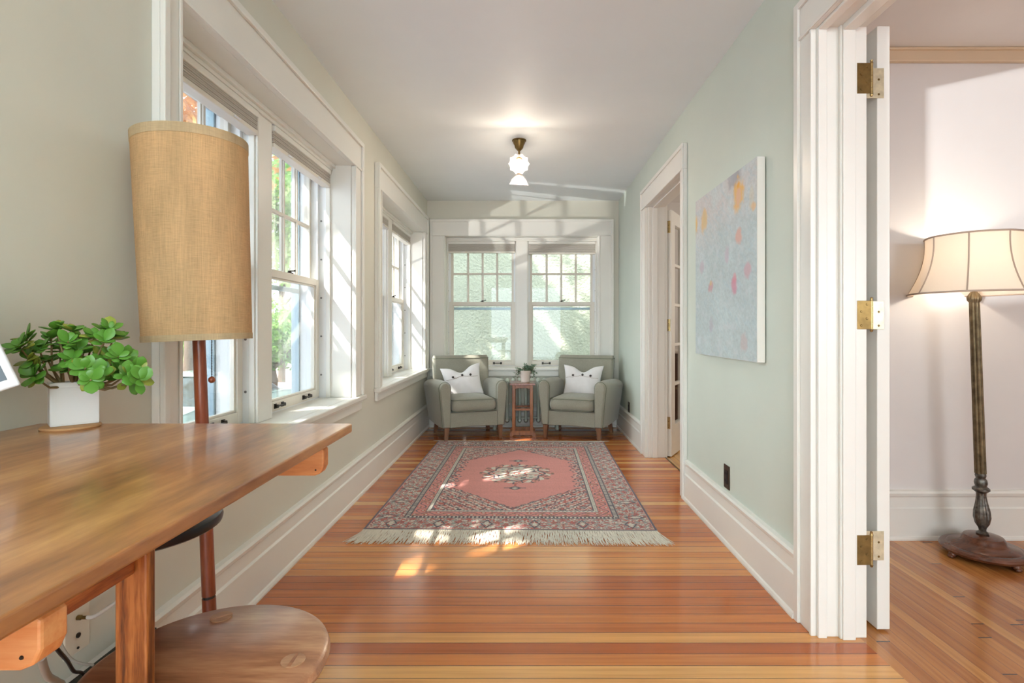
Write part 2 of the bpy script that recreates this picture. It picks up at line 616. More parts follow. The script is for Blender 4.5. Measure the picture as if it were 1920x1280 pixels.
def wall_with_holes(a0, a1, holes, z1=ZC, z0=0.0):
    """rectangles (a0,a1,z0,z1) left over around holes"""
    out = []
    a = a0
    for (h0, h1, hz0, hz1) in sorted(holes):
        out.append((a, h0, z0, z1))
        if hz0 > z0:
            out.append((h0, h1, z0, hz0))
        if hz1 < z1:
            out.append((h0, h1, hz1, z1))
        a = h1
    out.append((a, a1, z0, z1))
    return out


IN = -1.33   # inner lining / outer skin of the left wall meet here
m, mo = M(), M()
w3hole = (W3[0], W3[1], 0.84, 1.62)
for (a, b, c, d) in wall_with_holes(Y0, YB, [w3hole, window_hole(*W1), window_hole(*W2)]):
    m.box(IN, XL, a, b, c, d)
for (a, b, c, d) in wall_with_holes(Y0, YO, [w3hole, window_hole(*W1), window_hole(*W2)], ZC + 0.4, -1.2):
    mo.box(XO, IN, a, b, c, d)
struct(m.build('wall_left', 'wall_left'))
m2 = M()
for (a, b, c, d) in wall_with_holes(IN, XR + 0.14, [window_hole(*WB)]):
    m2.box(a, b, YB, YB + 0.255, c, d)
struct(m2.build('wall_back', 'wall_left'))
for (a, b, c, d) in wall_with_holes(IN, 4.6, [window_hole(*WB)], ZC + 0.4, -1.2):
    mo.box(a, b, YB + 0.255, YO, c, d)
struct(mo.build('wall_outside', 'stucco_white'))
m = M()
DN = (0.45, 1.865)    # near doorway
DF = (3.46, 4.45)     # far doorway
XRO = 1.15
for (a, b, c, d) in wall_with_holes(Y0, YB, [(DN[0] - .015, DN[1] + .015, 0, 2.125), (DF[0] - .015, DF[1] + .015, 0, 2.085)]):
    m.box(XR, XRO, a, b, c, d)
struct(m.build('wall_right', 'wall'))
m = M()
for (a, b, c, d) in wall_with_holes(XL, XR, [(-0.96, 0.96, 0.0, 2.2)]):
    m.box(a, b, Y0 - 0.2, Y0, c, d)
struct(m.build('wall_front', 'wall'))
m = M()
for (a, b, c, d) in wall_with_holes(XRO, 4.6, [], 2.6):
    m.box(a, b, 2.74, 2.86, c, d)
struct(m.build('wall_next_room_back', 'wall_warm'))
m = M()
m.box(4.6, 4.75, Y0 - .2, YO, 0, 2.6)
struct(m.build('wall_next_room_right', 'wall_warm'))
m = M()
for (a, b, c, d) in wall_with_holes(XRO, 4.6, [(2.1, 3.9, 0.85, 2.15)], 2.6):
    m.box(a, b, Y0 - 0.2, Y0, c, d)
struct(m.build('wall_next_room_front', 'wall_warm'))
m = M().box(XRO, XRO + 0.004, DN[1] + 0.1, 2.74, 0, 2.48)
struct(m.build('wall_next_room_left', 'wall_warm'))
m = M().box(XRO, XRO + 0.004, 2.86, DF[0] - 0.1, 0, 2.48)
m.box(XRO, XRO + 0.004, DF[1] + 0.1, YB, 0, 2.48)
m.box(XRO, 4.6, YB + 0.19, YB + 0.255, 0, 2.6)
struct(m.build('wall_far_room', 'wall_warm'))
struct(M().box(IN, XRO, Y0 - .2, YO, ZC, ZC + 0.1).build('ceiling', 'ceiling'))
struct(M().box(XRO, 4.75, Y0 - .2, YO, 2.482, 2.6).build('ceiling', 'wall_warm'))
struct(M().box(IN, 1.155, Y0 - .2, YO - 0.12, -0.1, 0).build('floor', 'floor', loc=(0, 0, 0)))
struct(M().box(1.155, 4.75, Y0 - .2, 2.86, -0.1, 0).build('floor', 'floor_room', loc=(0, 0, 0)))
struct(M().box(1.155, 4.75, 2.86, YO - 0.12, -0.1, 0).build('floor', 'floor_far', loc=(0, 0, 0)))

# baseboards
BP = [(0, 0), (.030, 0), (.030, .008), (.026, .018), (.020, .022), (.020, .158), (.013, .166), (.013, .214), (.020, .222), (.024, .236), (.018, .246), (0, .25)]


def baseboard(name, p0, p1, nrm, mat='trim'):
    """profile swept from p0 to p1, standing off the wall along nrm"""
    p0, p1, nrm = Vector(p0), Vector(p1), Vector(nrm)
    m = M().extrude([p0 + nrm * d + Vector((0, 0, z)) for d, z in BP], p1 - p0)
    return struct(m.build(name, mat))


baseboard('baseboard_left', (XL, Y0, 0), (XL, YB, 0), (1, 0, 0))
baseboard('baseboard_back', (XL + .03, YB, 0), (XR - .03, YB, 0), (0, -1, 0))
baseboard('baseboard_right', (XR, 1.985, 0), (XR, DF[0] - .095, 0), (-1, 0, 0))
baseboard('baseboard_right', (XR, DF[1] + .165, 0), (XR, YB, 0), (-1, 0, 0))
baseboard('baseboard_next_room', (1.19, 2.74, 0), (4.6, 2.74, 0), (0, -1, 0))
struct(M().box(XRO + .004, 4.6, 2.712, 2.74, 2.415, 2.482).box(XRO + .004, 4.6, 2.70, 2.74, 2.468, 2.482).build('trim_1', 'rail_tan', bevel=0.004))


# ------------------------------------------------------------------ windows
def make_window(name, loc, rot, W, cn, cf, shade_drop=(1.275, 1.262)):
    """local x along the wall, y outwards, z from the sill board; cn and cf the widths of the two side casings"""
    root = bpy.data.objects.new(name, None)
    C.objects.link(root)
    root.location = loc
    root.rotation_euler = (0, 0, rot)
    root['kind'] = 'structure'
    H = HEAD - SILL
    U = W / 2 - 0.062
    t = 'trim'
    for (a, b, s) in ((-cn, -0.006, 1), (W + 0.006, W + cf, -1)):
        m = M().box(a, b, -0.024, 0, 0, H)
        if s > 0:
            m.box(a - 0.0, a + 0.026, -0.040, -0.024, 0, H)
            m.box(b - 0.014, b, -0.030, -0.024, 0, H)
        else:
            m.box(b - 0.026, b, -0.040, -0.024, 0, H)
            m.box(a, a + 0.014, -0.030, -0.024, 0, H)
        m.build('side_casing', t, root, bevel=0.003)
    m = M().box(-cn, W + cf, -0.026, 0, H, H + 0.18)
    m.box(-cn, W + cf, -0.040, -0.026, H + 0.152, H + 0.18)
    m.box(-cn, -cn + 0.026, -0.040, -0.026, H, H + 0.152)
    m.box(W + cf - 0.026, W + cf, -0.040, -0.026, H, H + 0.152)
    m.box(-cn + .026, W + cf - .026, -0.031, -0.026, H, H + 0.012)
    m.build('head_casing', t, root, bevel=0.003)
    m = M().box(-cn - 0.02, W + cf + 0.012, -0.052, 0, -0.03, 0).box(0, W, 0, 0.30, -0.03, 0)
    m.box(0, W, 0.30, 0.375, -0.035, -0.015)
    m.build('sill_board', t, root, bevel=0.006)
    m = M().box(-cn, W + cf, -0.022, 0, -0.095, -0.03).box(-cn, W + cf, -0.030, -0.022, -0.048, -0.03)
    m.build('apron', t, root, bevel=0.004)
    # lining of the opening
    m = M().box(-0.02, 0, 0, 0.30, 0, H).box(W, W + 0.02, 0, 0.30, 0, H).box(-0.02, W + 0.02, 0, 0.30, H, H + 0.02)
    m.box(0, 0.012, 0.125, 0.15, 0, H).box(W - 0.012, W, 0.125, 0.15, 0, H)
    m.box(0, W, 0.095, 0.112, H - 0.02, H).box(0, W, 0.112, 0.125, H - 0.035, H)
    m.build('jamb', t, root, bevel=0.002)
    m = M().box(U, W - U, 0.125, 0.36, 0, H).box(U - 0.012, U, 0.15 - 0.012, 0.165, 0, H).box(W - U, W - U + 0.012, 0.138, 0.165, 0, H)
    m.box(U - .006, U, .125, .138, 0, H).box(W - U, W - U + .006, .125, .138, 0, H)
    m.build('mullion', t, root, bevel=0.003)
    for k, x0 in enumerate((0.0, W - U)):
        x1 = x0 + U
        # tracks with screws
        for xs, xe, side in ((x0, x0 + 0.008, 1), (x1 - 0.008, x1, -1)):
            tr = M().box(xs, xe, 0.15 if (side > 0 and k == 0) or (side < 0 and k == 1) else 0.165, 0.192, 0, H).build('sash_track', 'strip', root)
            sm = M()
            for q in range(5):
                z = 0.14 + q * 0.235
                xx = xe if side > 0 else xs
                mt = Matrix.Rotation(PI / 2, 3, 'Y')
                sm.lathe([(0, -0.002), (0.006, -0.002), (0.005, 0.002), (0, 0.002)], 10, (xx, 0.179, z), mt)
            sm.build('screws', 'screw', tr, smooth=40)
        m = M().box(x0, x0 + 0.03, 0.192, 0.30, 0, H).box(x1 - 0.03, x1, 0.192, 0.30, 0, H).box(x0, x1, .192, .3, H - .03, H)
        m.box(x0, x1, .192, .3, -.002, .006)
        m.build('sash_channel', 'strip', root, bevel=0.002)
        a, b = x0 + 0.012, x1 - 0.012
        # lower sash, inside
        m = M().box(a, a + .042, .190, .226, .006, .72).box(b - .042, b, .190, .226, .006, .72)
        m.box(a + .042, b - .042, .190, .226, .006, .056).box(a + .042, b - .042, .190, .226, .682, .72)
        m.box(a + .042, a + .052, .200, .216, .056, .682).box(b - .052, b - .042, .200, .216, .056, .682)
        m.box(a + .052, b - .052, .200, .216, .056, .066).box(a + .052, b - .052, .200, .216, .672, .682)
        low = m.build('lower_sash', 'sash', root, bevel=0.002)
        M().box(a + .05, b - .05, .206, .210, .064, .674).build('glass_pane', 'glass', low)
        for xl in (a + 0.20, b - 0.20):
            lm = M()
            for s in (-1, 1):
                lm.box(xl + s * 0.040 - 0.010, xl + s * 0.040 + 0.010, .184, .190, .020, .044)
                lm.lathe([(0, -.009), (.008, -.008), (.009, 0), (.008, .008), (0, .009)], 10, (xl + s * .040, .178, .032))
            lm.tube([(xl - .04, .174, .032), (xl + .04, .174, .032)], .0045, 8)
            lm.build('sash_lift', 'iron', low, smooth=40)
        xm = (a + b) / 2
        lm = M().box(xm - .022, xm + .022, .196, .222, .72, .726).lathe([(0, .726), (.011, .726), (.009, .736), (0, .738)], 12, (xm, .208, 0))
        lm.tube([(xm, .208, .735), (xm + .03, .200, .739), (xm + .042, .198, .741)], [.004, .004, .006], 8)
        lm.build('sash_lock', 'iron', low, smooth=40)
        # upper sash with its grid, outside
        m = M().box(a, a + .042, .232, .268, .688, 1.40).box(b - .042, b, .232, .268, .688, 1.40)
        m.box(a + .042, b - .042, .232, .268, .688, .722).box(a + .042, b - .042, .232, .268, 1.35, 1.40)
        g0, g1 = a + .042, b - .042
        for q in (1, 2, 3):
            xq = g0 + (g1 - g0) * q / 4
            m.box(xq - .008, xq + .008, .236, .262, .722, 1.35)
            m.box(xq - .012, xq + .012, .245, .253, .722, 1.35)
        m.box(g0, g1, .2365, .2615, 1.03, 1.046)
        m.box(g0, g1, .2455, .2525, 1.026, 1.050)
        up = m.build('upper_sash', 'sash', root, bevel=0.0015)
        M().box(g0 - .004, g1 + .004, .2475, .2505, .718, 1.354).build('glass_pane', 'glass', up)
        # storm window
        m = M().box(x0 + .005, x0 + .04, .302, .322, 0, H).box(x1 - .04, x1 - .005, .302, .322, 0, H)
        m.box(x0 + .04, x1 - .04, .302, .322, 0, .03).box(x0 + .04, x1 - .04, .302, .322, H - .04, H)
        m.box(x0 + .04, x1 - .04, .304, .320, .635, .662)
        m.box(x0 + .005, x0 + .018, .322, .355, 0, H).box(x1 - .018, x1 - .005, .322, .355, 0, H)
        sf = m.build('storm_frame', 'storm', root, bevel=0.002)
        M().box(x0 + .038, x1 - .038, .311, .314, .028, H - .038).build('storm_glass', 'glass', sf)
    return root


def make_shades(root, W, labels, drops, group):
    """a gathered fabric shade in the head of each half of the window"""
    U = W / 2 - 0.062
    H = HEAD - SILL
    base = root.matrix_world.copy() if False else (Matrix.Translation(root.location) @ Matrix.Rotation(root.rotation_euler[2], 4, 'Z'))
    for k, x0 in enumerate((0.0, W - U)):
        c = base @ Vector((x0 + U / 2, 0.14, H - 0.036))
        t = thing('window_shade', labels[k], 'window shade', c, root.rotation_euler[2], group)
        hw = U / 2 - 0.014
        z = drops[k] - (H - 0.036)
        m = M().box(-hw, hw, -0.026, 0.034, -0.028, 0).build('head_rail', 'trim', t, bevel=0.004)
        m = M()
        nf = 6
        zz = -0.028
        hgt = (zz - (z + 0.022)) / nf
        for q in range(nf):
            za = zz - q * hgt
            m.box(-hw, hw, -0.018 - 0.0015 * (q % 2), 0.026, za - hgt + 0.0015, za)
        m.build('shade_fabric', 'shade', t, bevel=0.003)
        m = M().box(-hw, hw, -0.022, 0.030, z, z + 0.020).build('bottom_rail', 'sash', t, bevel=0.003)
        for s in (-0.55, 0.5):
            hm = M().box(s * hw - .022, s * hw + .022, -0.031, -0.022, z + .004, z + .010)
            hm.build('shade_handle', 'white_plastic', t, bevel=0.002)


w1 = make_window('window_1', (XL, W1[0], SILL), PI / 2, 1.66, 0.105, 0.15)
make_shades(w1, 1.66, ['pleated cream shade in the near half of the big left window above the burlap lamp',
                       'pleated cream shade in the far half of the big left window'], (1.285, 1.285), 'shades of the side windows')
w2 = make_window('window_2', (XL, W2[0], SILL), PI / 2, 1.66, 0.11, 0.165)
make_shades(w2, 1.66, ['narrow-looking cream shade in the near half of the small far left window',
                       'cream shade in the far half of the far left window by the room corner'], (1.285, 1.285), 'shades of the side windows')
w3 = make_window('window_3', (WB[0], YB, SILL), 0, 1.66, 0.165, 0.165)
make_shades(w3, 1.66, ['folded taupe shade in the left half of the end wall window',
                       'folded taupe shade in the right half of the end wall window'], (1.262, 1.248), 'shades of the end window')
for (n_, a) in (('window_4', None),):
    m = M()
    y0, y1, z0, z1 = w3hole
    m.box(-1.40, -1.10, y0, y0 + .02, z0, z1).box(-1.40, -1.10, y1 - .005, y1, z0, z1).box(-1.40, -1.10, y0, y1, z0, z0 + .005).box(-1.40, -1.10, y0, y1, z1 - .005, z1)
    struct(m.build(n_, 'trim'))

# ------------------------------------------------------------------ doorways on the right
m = M()
Z = 2.11
# far side casing of the near doorway: stepped boards
m.box(.985, 1.01, 1.955, 1.985, 0, 2.25)
m.box(.995, 1.01, 1.882, 1.955, 0, Z)
m.box(.990, 1.01, 1.872, 1.884, 0, Z)
m.box(.985, 1.01, .33, 1.955, 2.225, 2.25)
m.box(.993, 1.01, .33, 1.955, Z, 2.225)
m.box(.988, .993, .33, 1.955, Z + .001, Z + .014)
m.box(.985, 1.01, .33, .36, 0, 2.225).box(.995, 1.01, .36, .44, 0, Z)
# room side casing
m.box(XRO, 1.178, 1.872, 1.97, 0, Z + .12).box(XRO, 1.178, .33, 1.872, Z, Z + .12).box(XRO, 1.178, .33, .44, 0, Z)
struct(m.build('trim_2', 'trim', bevel=0.003))
m = M()
m.box(1.01, XRO, 1.868, 1.88, 0, 2.125).box(1.01, XRO, .435, .447, 0, 2.125).box(1.01, XRO, .447, 1.868, 2.113, 2.125)
m.box(1.01, 1.04, 1.858, 1.868, 0, 2.113).box(1.088, 1.132, 1.846, 1.868, 0, 2.113).box(1.082, 1.088, 1.852, 1.868, 0, 2.113)
m.box(1.088, 1.132, .447, 1.846, 2.092, 2.113).box(1.01, 1.04, .447, 1.858, 2.100, 2.113)
m.box(1.132, 1.178, 1.861, 1.872, 0, 2.113)
struct(m.build('trim_3', 'trim', bevel=0.0025))
# far doorway
m = M()
for (a, b, s) in ((DF[0] - .09, DF[0] - .004, 0), (DF[1] + .004, DF[1] + .16, 1)):
    m.box(.988, 1.01, a, b, 0, 2.07)
    if s:
        m.box(.978, .988, b - .026, b, 0, 2.07)
        m.box(.982, .988, a, a + .014, 0, 2.07)
    else:
        m.box(.978, .988, a, a + .026, 0, 2.07)
m.box(.986, 1.01, DF[0] - .09, DF[1] + .16, 2.07, 2.23).box(.976, .986, DF[0] - .09, DF[1] + .16, 2.205, 2.23)
m.box(.981, .986, DF[0] - .09, DF[1] + .16, 2.07, 2.082)
m.box(.976, .986, DF[0] - .09, DF[0] - .064, 2.07, 2.205).box(.976, .986, DF[1] + .134, DF[1] + .16, 2.07, 2.205)
m.box(XRO, 1.17, DF[1] + .002, DF[1] + .1, 0, 2.17).box(XRO, 1.17, DF[0] - .1, DF[0] - .002, 0, 2.17)
struct(m.build('trim_4', 'trim', bevel=0.003))
m = M()
m.box(1.01, XRO, DF[1], DF[1] + .014, 0, 2.084).box(1.01, XRO, DF[0] - .014, DF[0], 0, 2.084).box(1.01, XRO, DF[0], DF[1], 2.07, 2.084)
m.box(1.045, 1.085, DF[1] - .012, DF[1], 0, 2.07).box(1.045, 1.085, DF[0], DF[0] + .012, 0, 2.07).box(1.045, 1.085, DF[0] + .012, DF[1] - .012, 2.058, 2.07)
m.box(1.01, 1.03, DF[1] - .006, DF[1], 0, 2.07)
struct(m.build('trim_5', 'trim', bevel=0.0025))
struct(M().box(1.150, 1.160, DF[0], DF[1], 0, 0.004).build('trim_6', 'brass_dark'))


def make_door(name, loc, rot, width, height, leaf_w, hinge_zs, jamb_dir, label_lo='brass butt hinge'):
    root = bpy.data.objects.new(name, None)
    C.objects.link(root)
    root.location = loc
    root.rotation_euler = (0, 0, rot)
    root['kind'] = 'structure'
    th = 0.045
    m = M()
    st = 0.11
    z0, z1 = 0.008, height
    m.box(0, st, 0, th, z0, z1).box(width - st, width, 0, th, z0, z1)
    m.box(st, width - st, 0, th, z0, .26).box(st, width - st, 0, th, z1 - st, z1)
    ys = [.26 + (z1 - st - .26) * k / 5 for k in range(6)]
    for k in range(1, 5):
        m.box(st, width - st, .006, th - .006, ys[k] - .012, ys[k] + .012)
    m.box(width / 2 - .012, width / 2 + .012, .0065, th - .0065, .26, z1 - st)
    leaf = m.build('door_leaf', 'trim', root, bevel=0.002)
    M().box(st - .004, width - st + .004, .020, .025, .256, z1 - st + .004).build('glass_pane', 'glass', leaf)
    km = M()
    for s, yy in ((-1, 0), (1, th)):
        mt = Matrix.Rotation(-s * PI / 2, 3, 'X')
        km.lathe([(0, 0), (.028, 0), (.026, .006), (.010, .010), (.010, .035), (.024, .045), (.028, .058), (.020, .070), (0, .073)], 20, (width - .06, yy, 0.98), mt)
    km.build('door_knob', 'brass', leaf, smooth=40)
    return root


def make_hinge(root, z0, z1, bx, by, w_door, w_jamb, mat_door='brass_lit', mat_jamb='brass_dark'):
    """leaves face local -x; barrel between them"""
    m = M()
    n = 5
    for q in range(n):
        a = z0 + (z1 - z0) * q / n
        b = z0 + (z1 - z0) * (q + 1) / n - .0012
        m.lathe([(0, a), (.0052, a), (.0052, b), (0, b)], 12, (bx, by, 0))
    m.lathe([(0, z1), (.006, z1), (.004, z1 + .006), (.0055, z1 + .010), (0, z1 + .013)], 12, (bx, by, 0))
    m.lathe([(0, z0 - .010), (.004, z0 - .008), (.006, z0 - .002), (0, z0)], 12, (bx, by, 0))
    h = m.build('hinge', 'brass', root, smooth=40)
    M().box(-.0022, 0.0, by - w_door, by - .002, z0, z1).build('hinge_leaf', mat_door, h, bevel=.0008)  # same brass as the jamb leaf, brighter light put into its colour
    M().box(bx - .004, bx - .0018, by + .002, by + w_jamb, z0, z1).build('hinge_leaf', mat_jamb, h, bevel=.0008)
    sm = M()
    mt = Matrix.Rotation(-PI / 2, 3, 'Y')
    for k in range(4):
        z = z0 + (z1 - z0) * (0.13 + 0.245 * k)
        off = .35 if k % 2 else .72
        sm.lathe([(0, 0), (.0042, 0), (.003, .0015), (0, .0016)], 10, (-.0022, by - w_door * off, z), mt)
        sm.lathe([(0, 0), (.0042, 0), (.003, .0015), (0, .0016)], 10, (bx - .004, by + w_jamb * off, z), mt)
    sm.build('hinge_screws', 'brass_dark', h, smooth=40)


# near door: folded right back, only its hinge edge shows.  local x -> +Y, local y -> -X
d1 = make_door('door_1', (1.284, 1.90, 0), PI / 2, 0.70, 2.135, .7, None, 0)
for (a, b) in ((1.88, 1.986), (1.066, 1.165), (.252, .355)):
    make_hinge(d1, a, b, -0.036, .088, .066, .052)
# far door, standing half open into the far room
ang = PI / 2 - math.radians(30)
d2 = make_door('door_2', (1.205, 4.455, 0), ang, 0.74, 2.05, .7, None, 0)
for (a, b) in ((1.86, 1.96), (1.045, 1.145), (.235, .335)):
    make_hinge(d2, a, b, -0.012, .060, .050, .040, 'brass', 'brass_dark')


# wall plates
def bronze_outlet(y, z, label):
    t = thing('wall_outlet', label, 'outlet', (XR, y, z), 0)
    M().box(-.006, 0, -.036, .036, -.059, .059).build('cover_plate', 'bronze_plate', t, bevel=.003)
    m = M().box(-.009, -.006, -.017, .017, -.034, .034)
    for s in (-1, 1):
        m.box(-.0105, -.009, -.008, -.005, s * .018 - .006, s * .018 + .006).box(-.0105, -.009, .005, .008, s * .018 - .006, s * .018 + .006)
    m.build('socket_face', 'black', t, bevel=.001)
    return t


bronze_outlet(2.70, .325, 'dark bronze outlet on the pale green wall below the abstract painting')
bronze_outlet(5.27, .29, 'small dark outlet on the right wall beside the right armchair')

t = thing('cable_outlet', 'cream wall plate with a cable jack low on the wall under the desk', 'outlet', (XL, 1.285, .36), 0)
M().box(0, .006, -.037, .037, -.064, .064).build('cover_plate', 'plate', t, bevel=.003)
m = M()
mt = Matrix.Rotation(PI / 2, 3, 'Y')
m.lathe([(0, 0), (.006, 0), (.006, .008), (.004, .010), (.004, .022), (0, .022)], 12, (.006, 0.0, .020), mt)
m.build('coaxial_jack', 'brass_dark', t, smooth=40)
M().lathe([(0, 0), (.006, 0), (.006, .003), (0, .003)], 12, (.006, 0, -.022), mt).build('telephone_jack', 'iron', t, smooth=40)
M().lathe([(0, 0), (.003, 0), (.003, .002), (0, .002)], 10, (.006, 0, -.052), mt).build('plate_screw', 'iron', t, smooth=40)


def cable(name, label, pts, r, mat, plug=None):
    # smooth the path
    P_ = [Vector(p) for p in pts]
    out = []
    for i in range(len(P_) - 1):
        p0 = P_[max(i - 1, 0)]
        p1, p2 = P_[i], P_[i + 1]
        p3 = P_[min(i + 2, len(P_) - 1)]
        for k in range(6):
            u = k / 6
            out.append(0.5 * ((2 * p1) + (p2 - p0) * u + (2 * p0 - 5 * p1 + 4 * p2 - p3) * u * u + (-p0 + 3 * p1 - 3 * p2 + p3) * u ** 3))
    out.append(P_[-1])
    m = M().tube(out, r, 8)
    return tag(m.build(name, mat, smooth=50), label, 'cable')


cable('coaxial_cable', 'thin white coaxial cable running level from the cream wall plate behind the desk leg',
      [(-1.047, 1.285, .381), (-1.03, 1.30, .381), (-1.03, 1.44, .384), (-1.04, 1.475, .36), (-1.04, 1.48, .30), (-1.03, 1.45, .275)], .0045, 'cable_white')

# ------------------------------------------------------------------ painting on the right wall
def grid_pattern(name, nx, ny, P00, PX, PY, fcol, mat, parent, flip=False, heights=None):
    """sheet of nx by ny cells, each cell one colour"""
    P00, PX, PY = Vector(P00), Vector(PX), Vector(PY)
    u, v = np.meshgrid(np.arange(nx + 1) / nx, np.arange(ny + 1) / ny)
    co = np.outer(u.ravel(), np.array(PX)) + np.outer(v.ravel(), np.array(PY)) + np.array(P00)
    if heights is not None:
        co[:, 2] += heights(u.ravel(), v.ravel())
    i = np.arange(nx * ny)
    r, c = i // nx, i % nx
    a = r * (nx + 1) + c
    quads = np.stack([a, a + 1, a + nx + 2, a + nx + 1], 1)
    if flip:
        quads = quads[:, ::-1]
    me = bpy.data.meshes.new(name)
    me.vertices.add(len(co))
    me.vertices.foreach_set('co', co.ravel().astype(np.float32))
    me.loops.add(quads.size)
    me.loops.foreach_set('vertex_index', quads.ravel().astype(np.int32))
    me.polygons.add(len(quads))
    me.polygons.foreach_set('loop_start', (np.arange(len(quads)) * 4).astype(np.int32))
    me.update(calc_edges=True)
    uc, vc = (c + .5) / nx, (r + .5) / ny
    col = fcol(uc, vc)
    rgba = np.ones((len(quads), 4), dtype=np.float32)
    rgba[:, :3] = col
    at = me.color_attributes.new('pattern', 'FLOAT_COLOR', 'CORNER')
    at.data.foreach_set('color', np.repeat(rgba, 4, axis=0).ravel())
    me.materials.append(MAT[mat])
    me.validate()
    o = bpy.data.objects.new(name, me)
    C.objects.link(o)
    o.parent = parent
    return o


def L3(r, g, b):
    return np.array(lin(r, g, b)[:3])


def vnoise(x, y, seed=0):
    """value noise"""
    xi, yi = np.floor(x).astype(np.int64), np.floor(y).astype(np.int64)
    xf, yf = x - xi, y - yi
    xf = xf * xf * (3 - 2 * xf)
    yf = yf * yf * (3 - 2 * yf)

    def h(a, b):
        n = (a * 374761393 + b * 668265263 + seed * 1442695041) & 0x7fffffff
        n = ((n ^ (n >> 13)) * 1274126177) & 0x7fffffff
        return ((n ^ (n >> 16)) & 0xffff) / 65535.0
    return (h(xi, yi) * (1 - xf) + h(xi + 1, yi) * xf) * (1 - yf) + (h(xi, yi + 1) * (1 - xf) + h(xi + 1, yi + 1) * xf) * yf


def fbm(x, y, seed=0, o=4):
    s, a, t_ = 0, 1.0, 0
    for k in range(o):
        s = s + a * vnoise(x * 2 ** k, y * 2 ** k, seed + k)
        t_ += a
        a *= .55
    return s / t_


PY0, PY1, PZ0, PZ1 = 2.263, 3.08, .925, 1.792


def art(u, v):
    y = PY1 + (PY0 - PY1) * u      # from far to near
    z = PZ0 + (PZ1 - PZ0) * v
    n = fbm(y * 9, z * 9, 3)
    st = fbm(y * 14 + z * 20, z * 60 - y * 40, 9)
    col = np.outer(np.ones_like(y), L3(178, 190, 190))
    blue = L3(160, 180, 186)
    grey = L3(196, 192, 190)
    pale = L3(190, 204, 204)
    k = np.clip((z - 1.46 + .18 * (n - .5) + .12 * (y - 2.7)) / .2, 0, 1)[:, None]
    col = col * (1 - k) + grey * k
    k = np.clip((n - .42) * 3, 0, 1)[:, None] * .55
    col = col * (1 - k) + pale * k
    k = np.clip((st - .52) * 5, 0, 1)[:, None] * .45
    col = col * (1 - k) + blue * k
    col = col * (1.0 + 0.16 * st[:, None])

    fine = fbm(y * 70 + z * 30, z * 110 - y * 40, 41)
    col = col * (0.86 + .28 * fine[:, None])
    k = np.clip((fbm(y * 22, z * 26, 55) - .55) * 6, 0, 1)[:, None] * .35
    col = col * (1 - k) + L3(208, 210, 212) * k

    def blob(cy, cz, ry, rz, c, a=.9, ring=None, soft=.45):
        nonlocal col
        jit = (fbm(y * 30, z * 30, 17) - .5) * .9
        d = np.sqrt(((y - cy) / ry) ** 2 + ((z - cz) / rz) ** 2) + jit
        k = np.clip((1 - d) / soft, 0, 1)[:, None] * a * (0.65 + .35 * n[:, None] * 1.6)
        k = np.clip(k, 0, 1)
        col = col * (1 - k) + L3(*c) * k
    blob(2.51, 1.765, .095, .045, (150, 148, 156), .8)
    blob(2.462, 1.684, .068, .085, (232, 176, 62), .95)
    blob(2.462, 1.675, .036, .052, (220, 172, 150), .85)
    blob(2.462, 1.725, .026, .020, (226, 160, 50), .9)
    blob(2.93, 1.658, .062, .074, (224, 180, 96), .85)
    blob(2.93, 1.658, .030, .050, (204, 184, 130), .6)
    blob(3.075, 1.658, .035, .074, (226, 184, 96), .85)
    blob(2.452, 1.493, .044, .040, (222, 160, 140), .85)
    blob(2.60, 1.425, .036, .055, (194, 172, 186), .6)
    blob(2.357, 1.325, .042, .045, (206, 160, 170), .7)
    blob(2.512, 1.266, .040, .045, (206, 120, 146), .8)
    blob(2.505, 1.300, .022, .030, (214, 140, 150), .7)
    blob(2.83, 1.287, .042, .036, (196, 132, 140), .75)
    blob(2.83, 1.305, .022, .018, (214, 186, 110), .6)
    blob(2.977, 1.405, .045, .042, (188, 160, 176), .5)
    blob(2.395, 1.006, .046, .050, (200, 172, 170), .6)
    blob(2.823, 1.083, .036, .045, (176, 158, 176), .45)
    blob(2.294, 1.59, .030, .022, (230, 178, 100), .7)
    blob(2.32, 1.64, .030, .07, (216, 196, 160), .35)
    blob(3.02, 1.0, .04, .03, (206, 214, 218), .6)
    return col


t = thing('painting', 'square abstract painting in pale blue grey with yellow and pink ovals on the right wall', 'painting', (XR, (PY0 + PY1) / 2, PZ0), 0)
oy, oz = -(PY0 + PY1) / 2, -PZ0
M().box(-.0385, -.004, PY0 + oy, PY1 + oy, 0, PZ1 + oz).build('stretched_canvas', 'canvas_edge', t, bevel=.002)
grid_pattern('painted_face', 180, 190, (-.0395, PY1 + oy - .001, .001), (0, PY0 - PY1 + .002, 0), (0, 0, PZ1 - PZ0 - .002), art, 'paint_art', t, flip=False)

# ------------------------------------------------------------------ rug
RW, RL = 0.775, 1.105


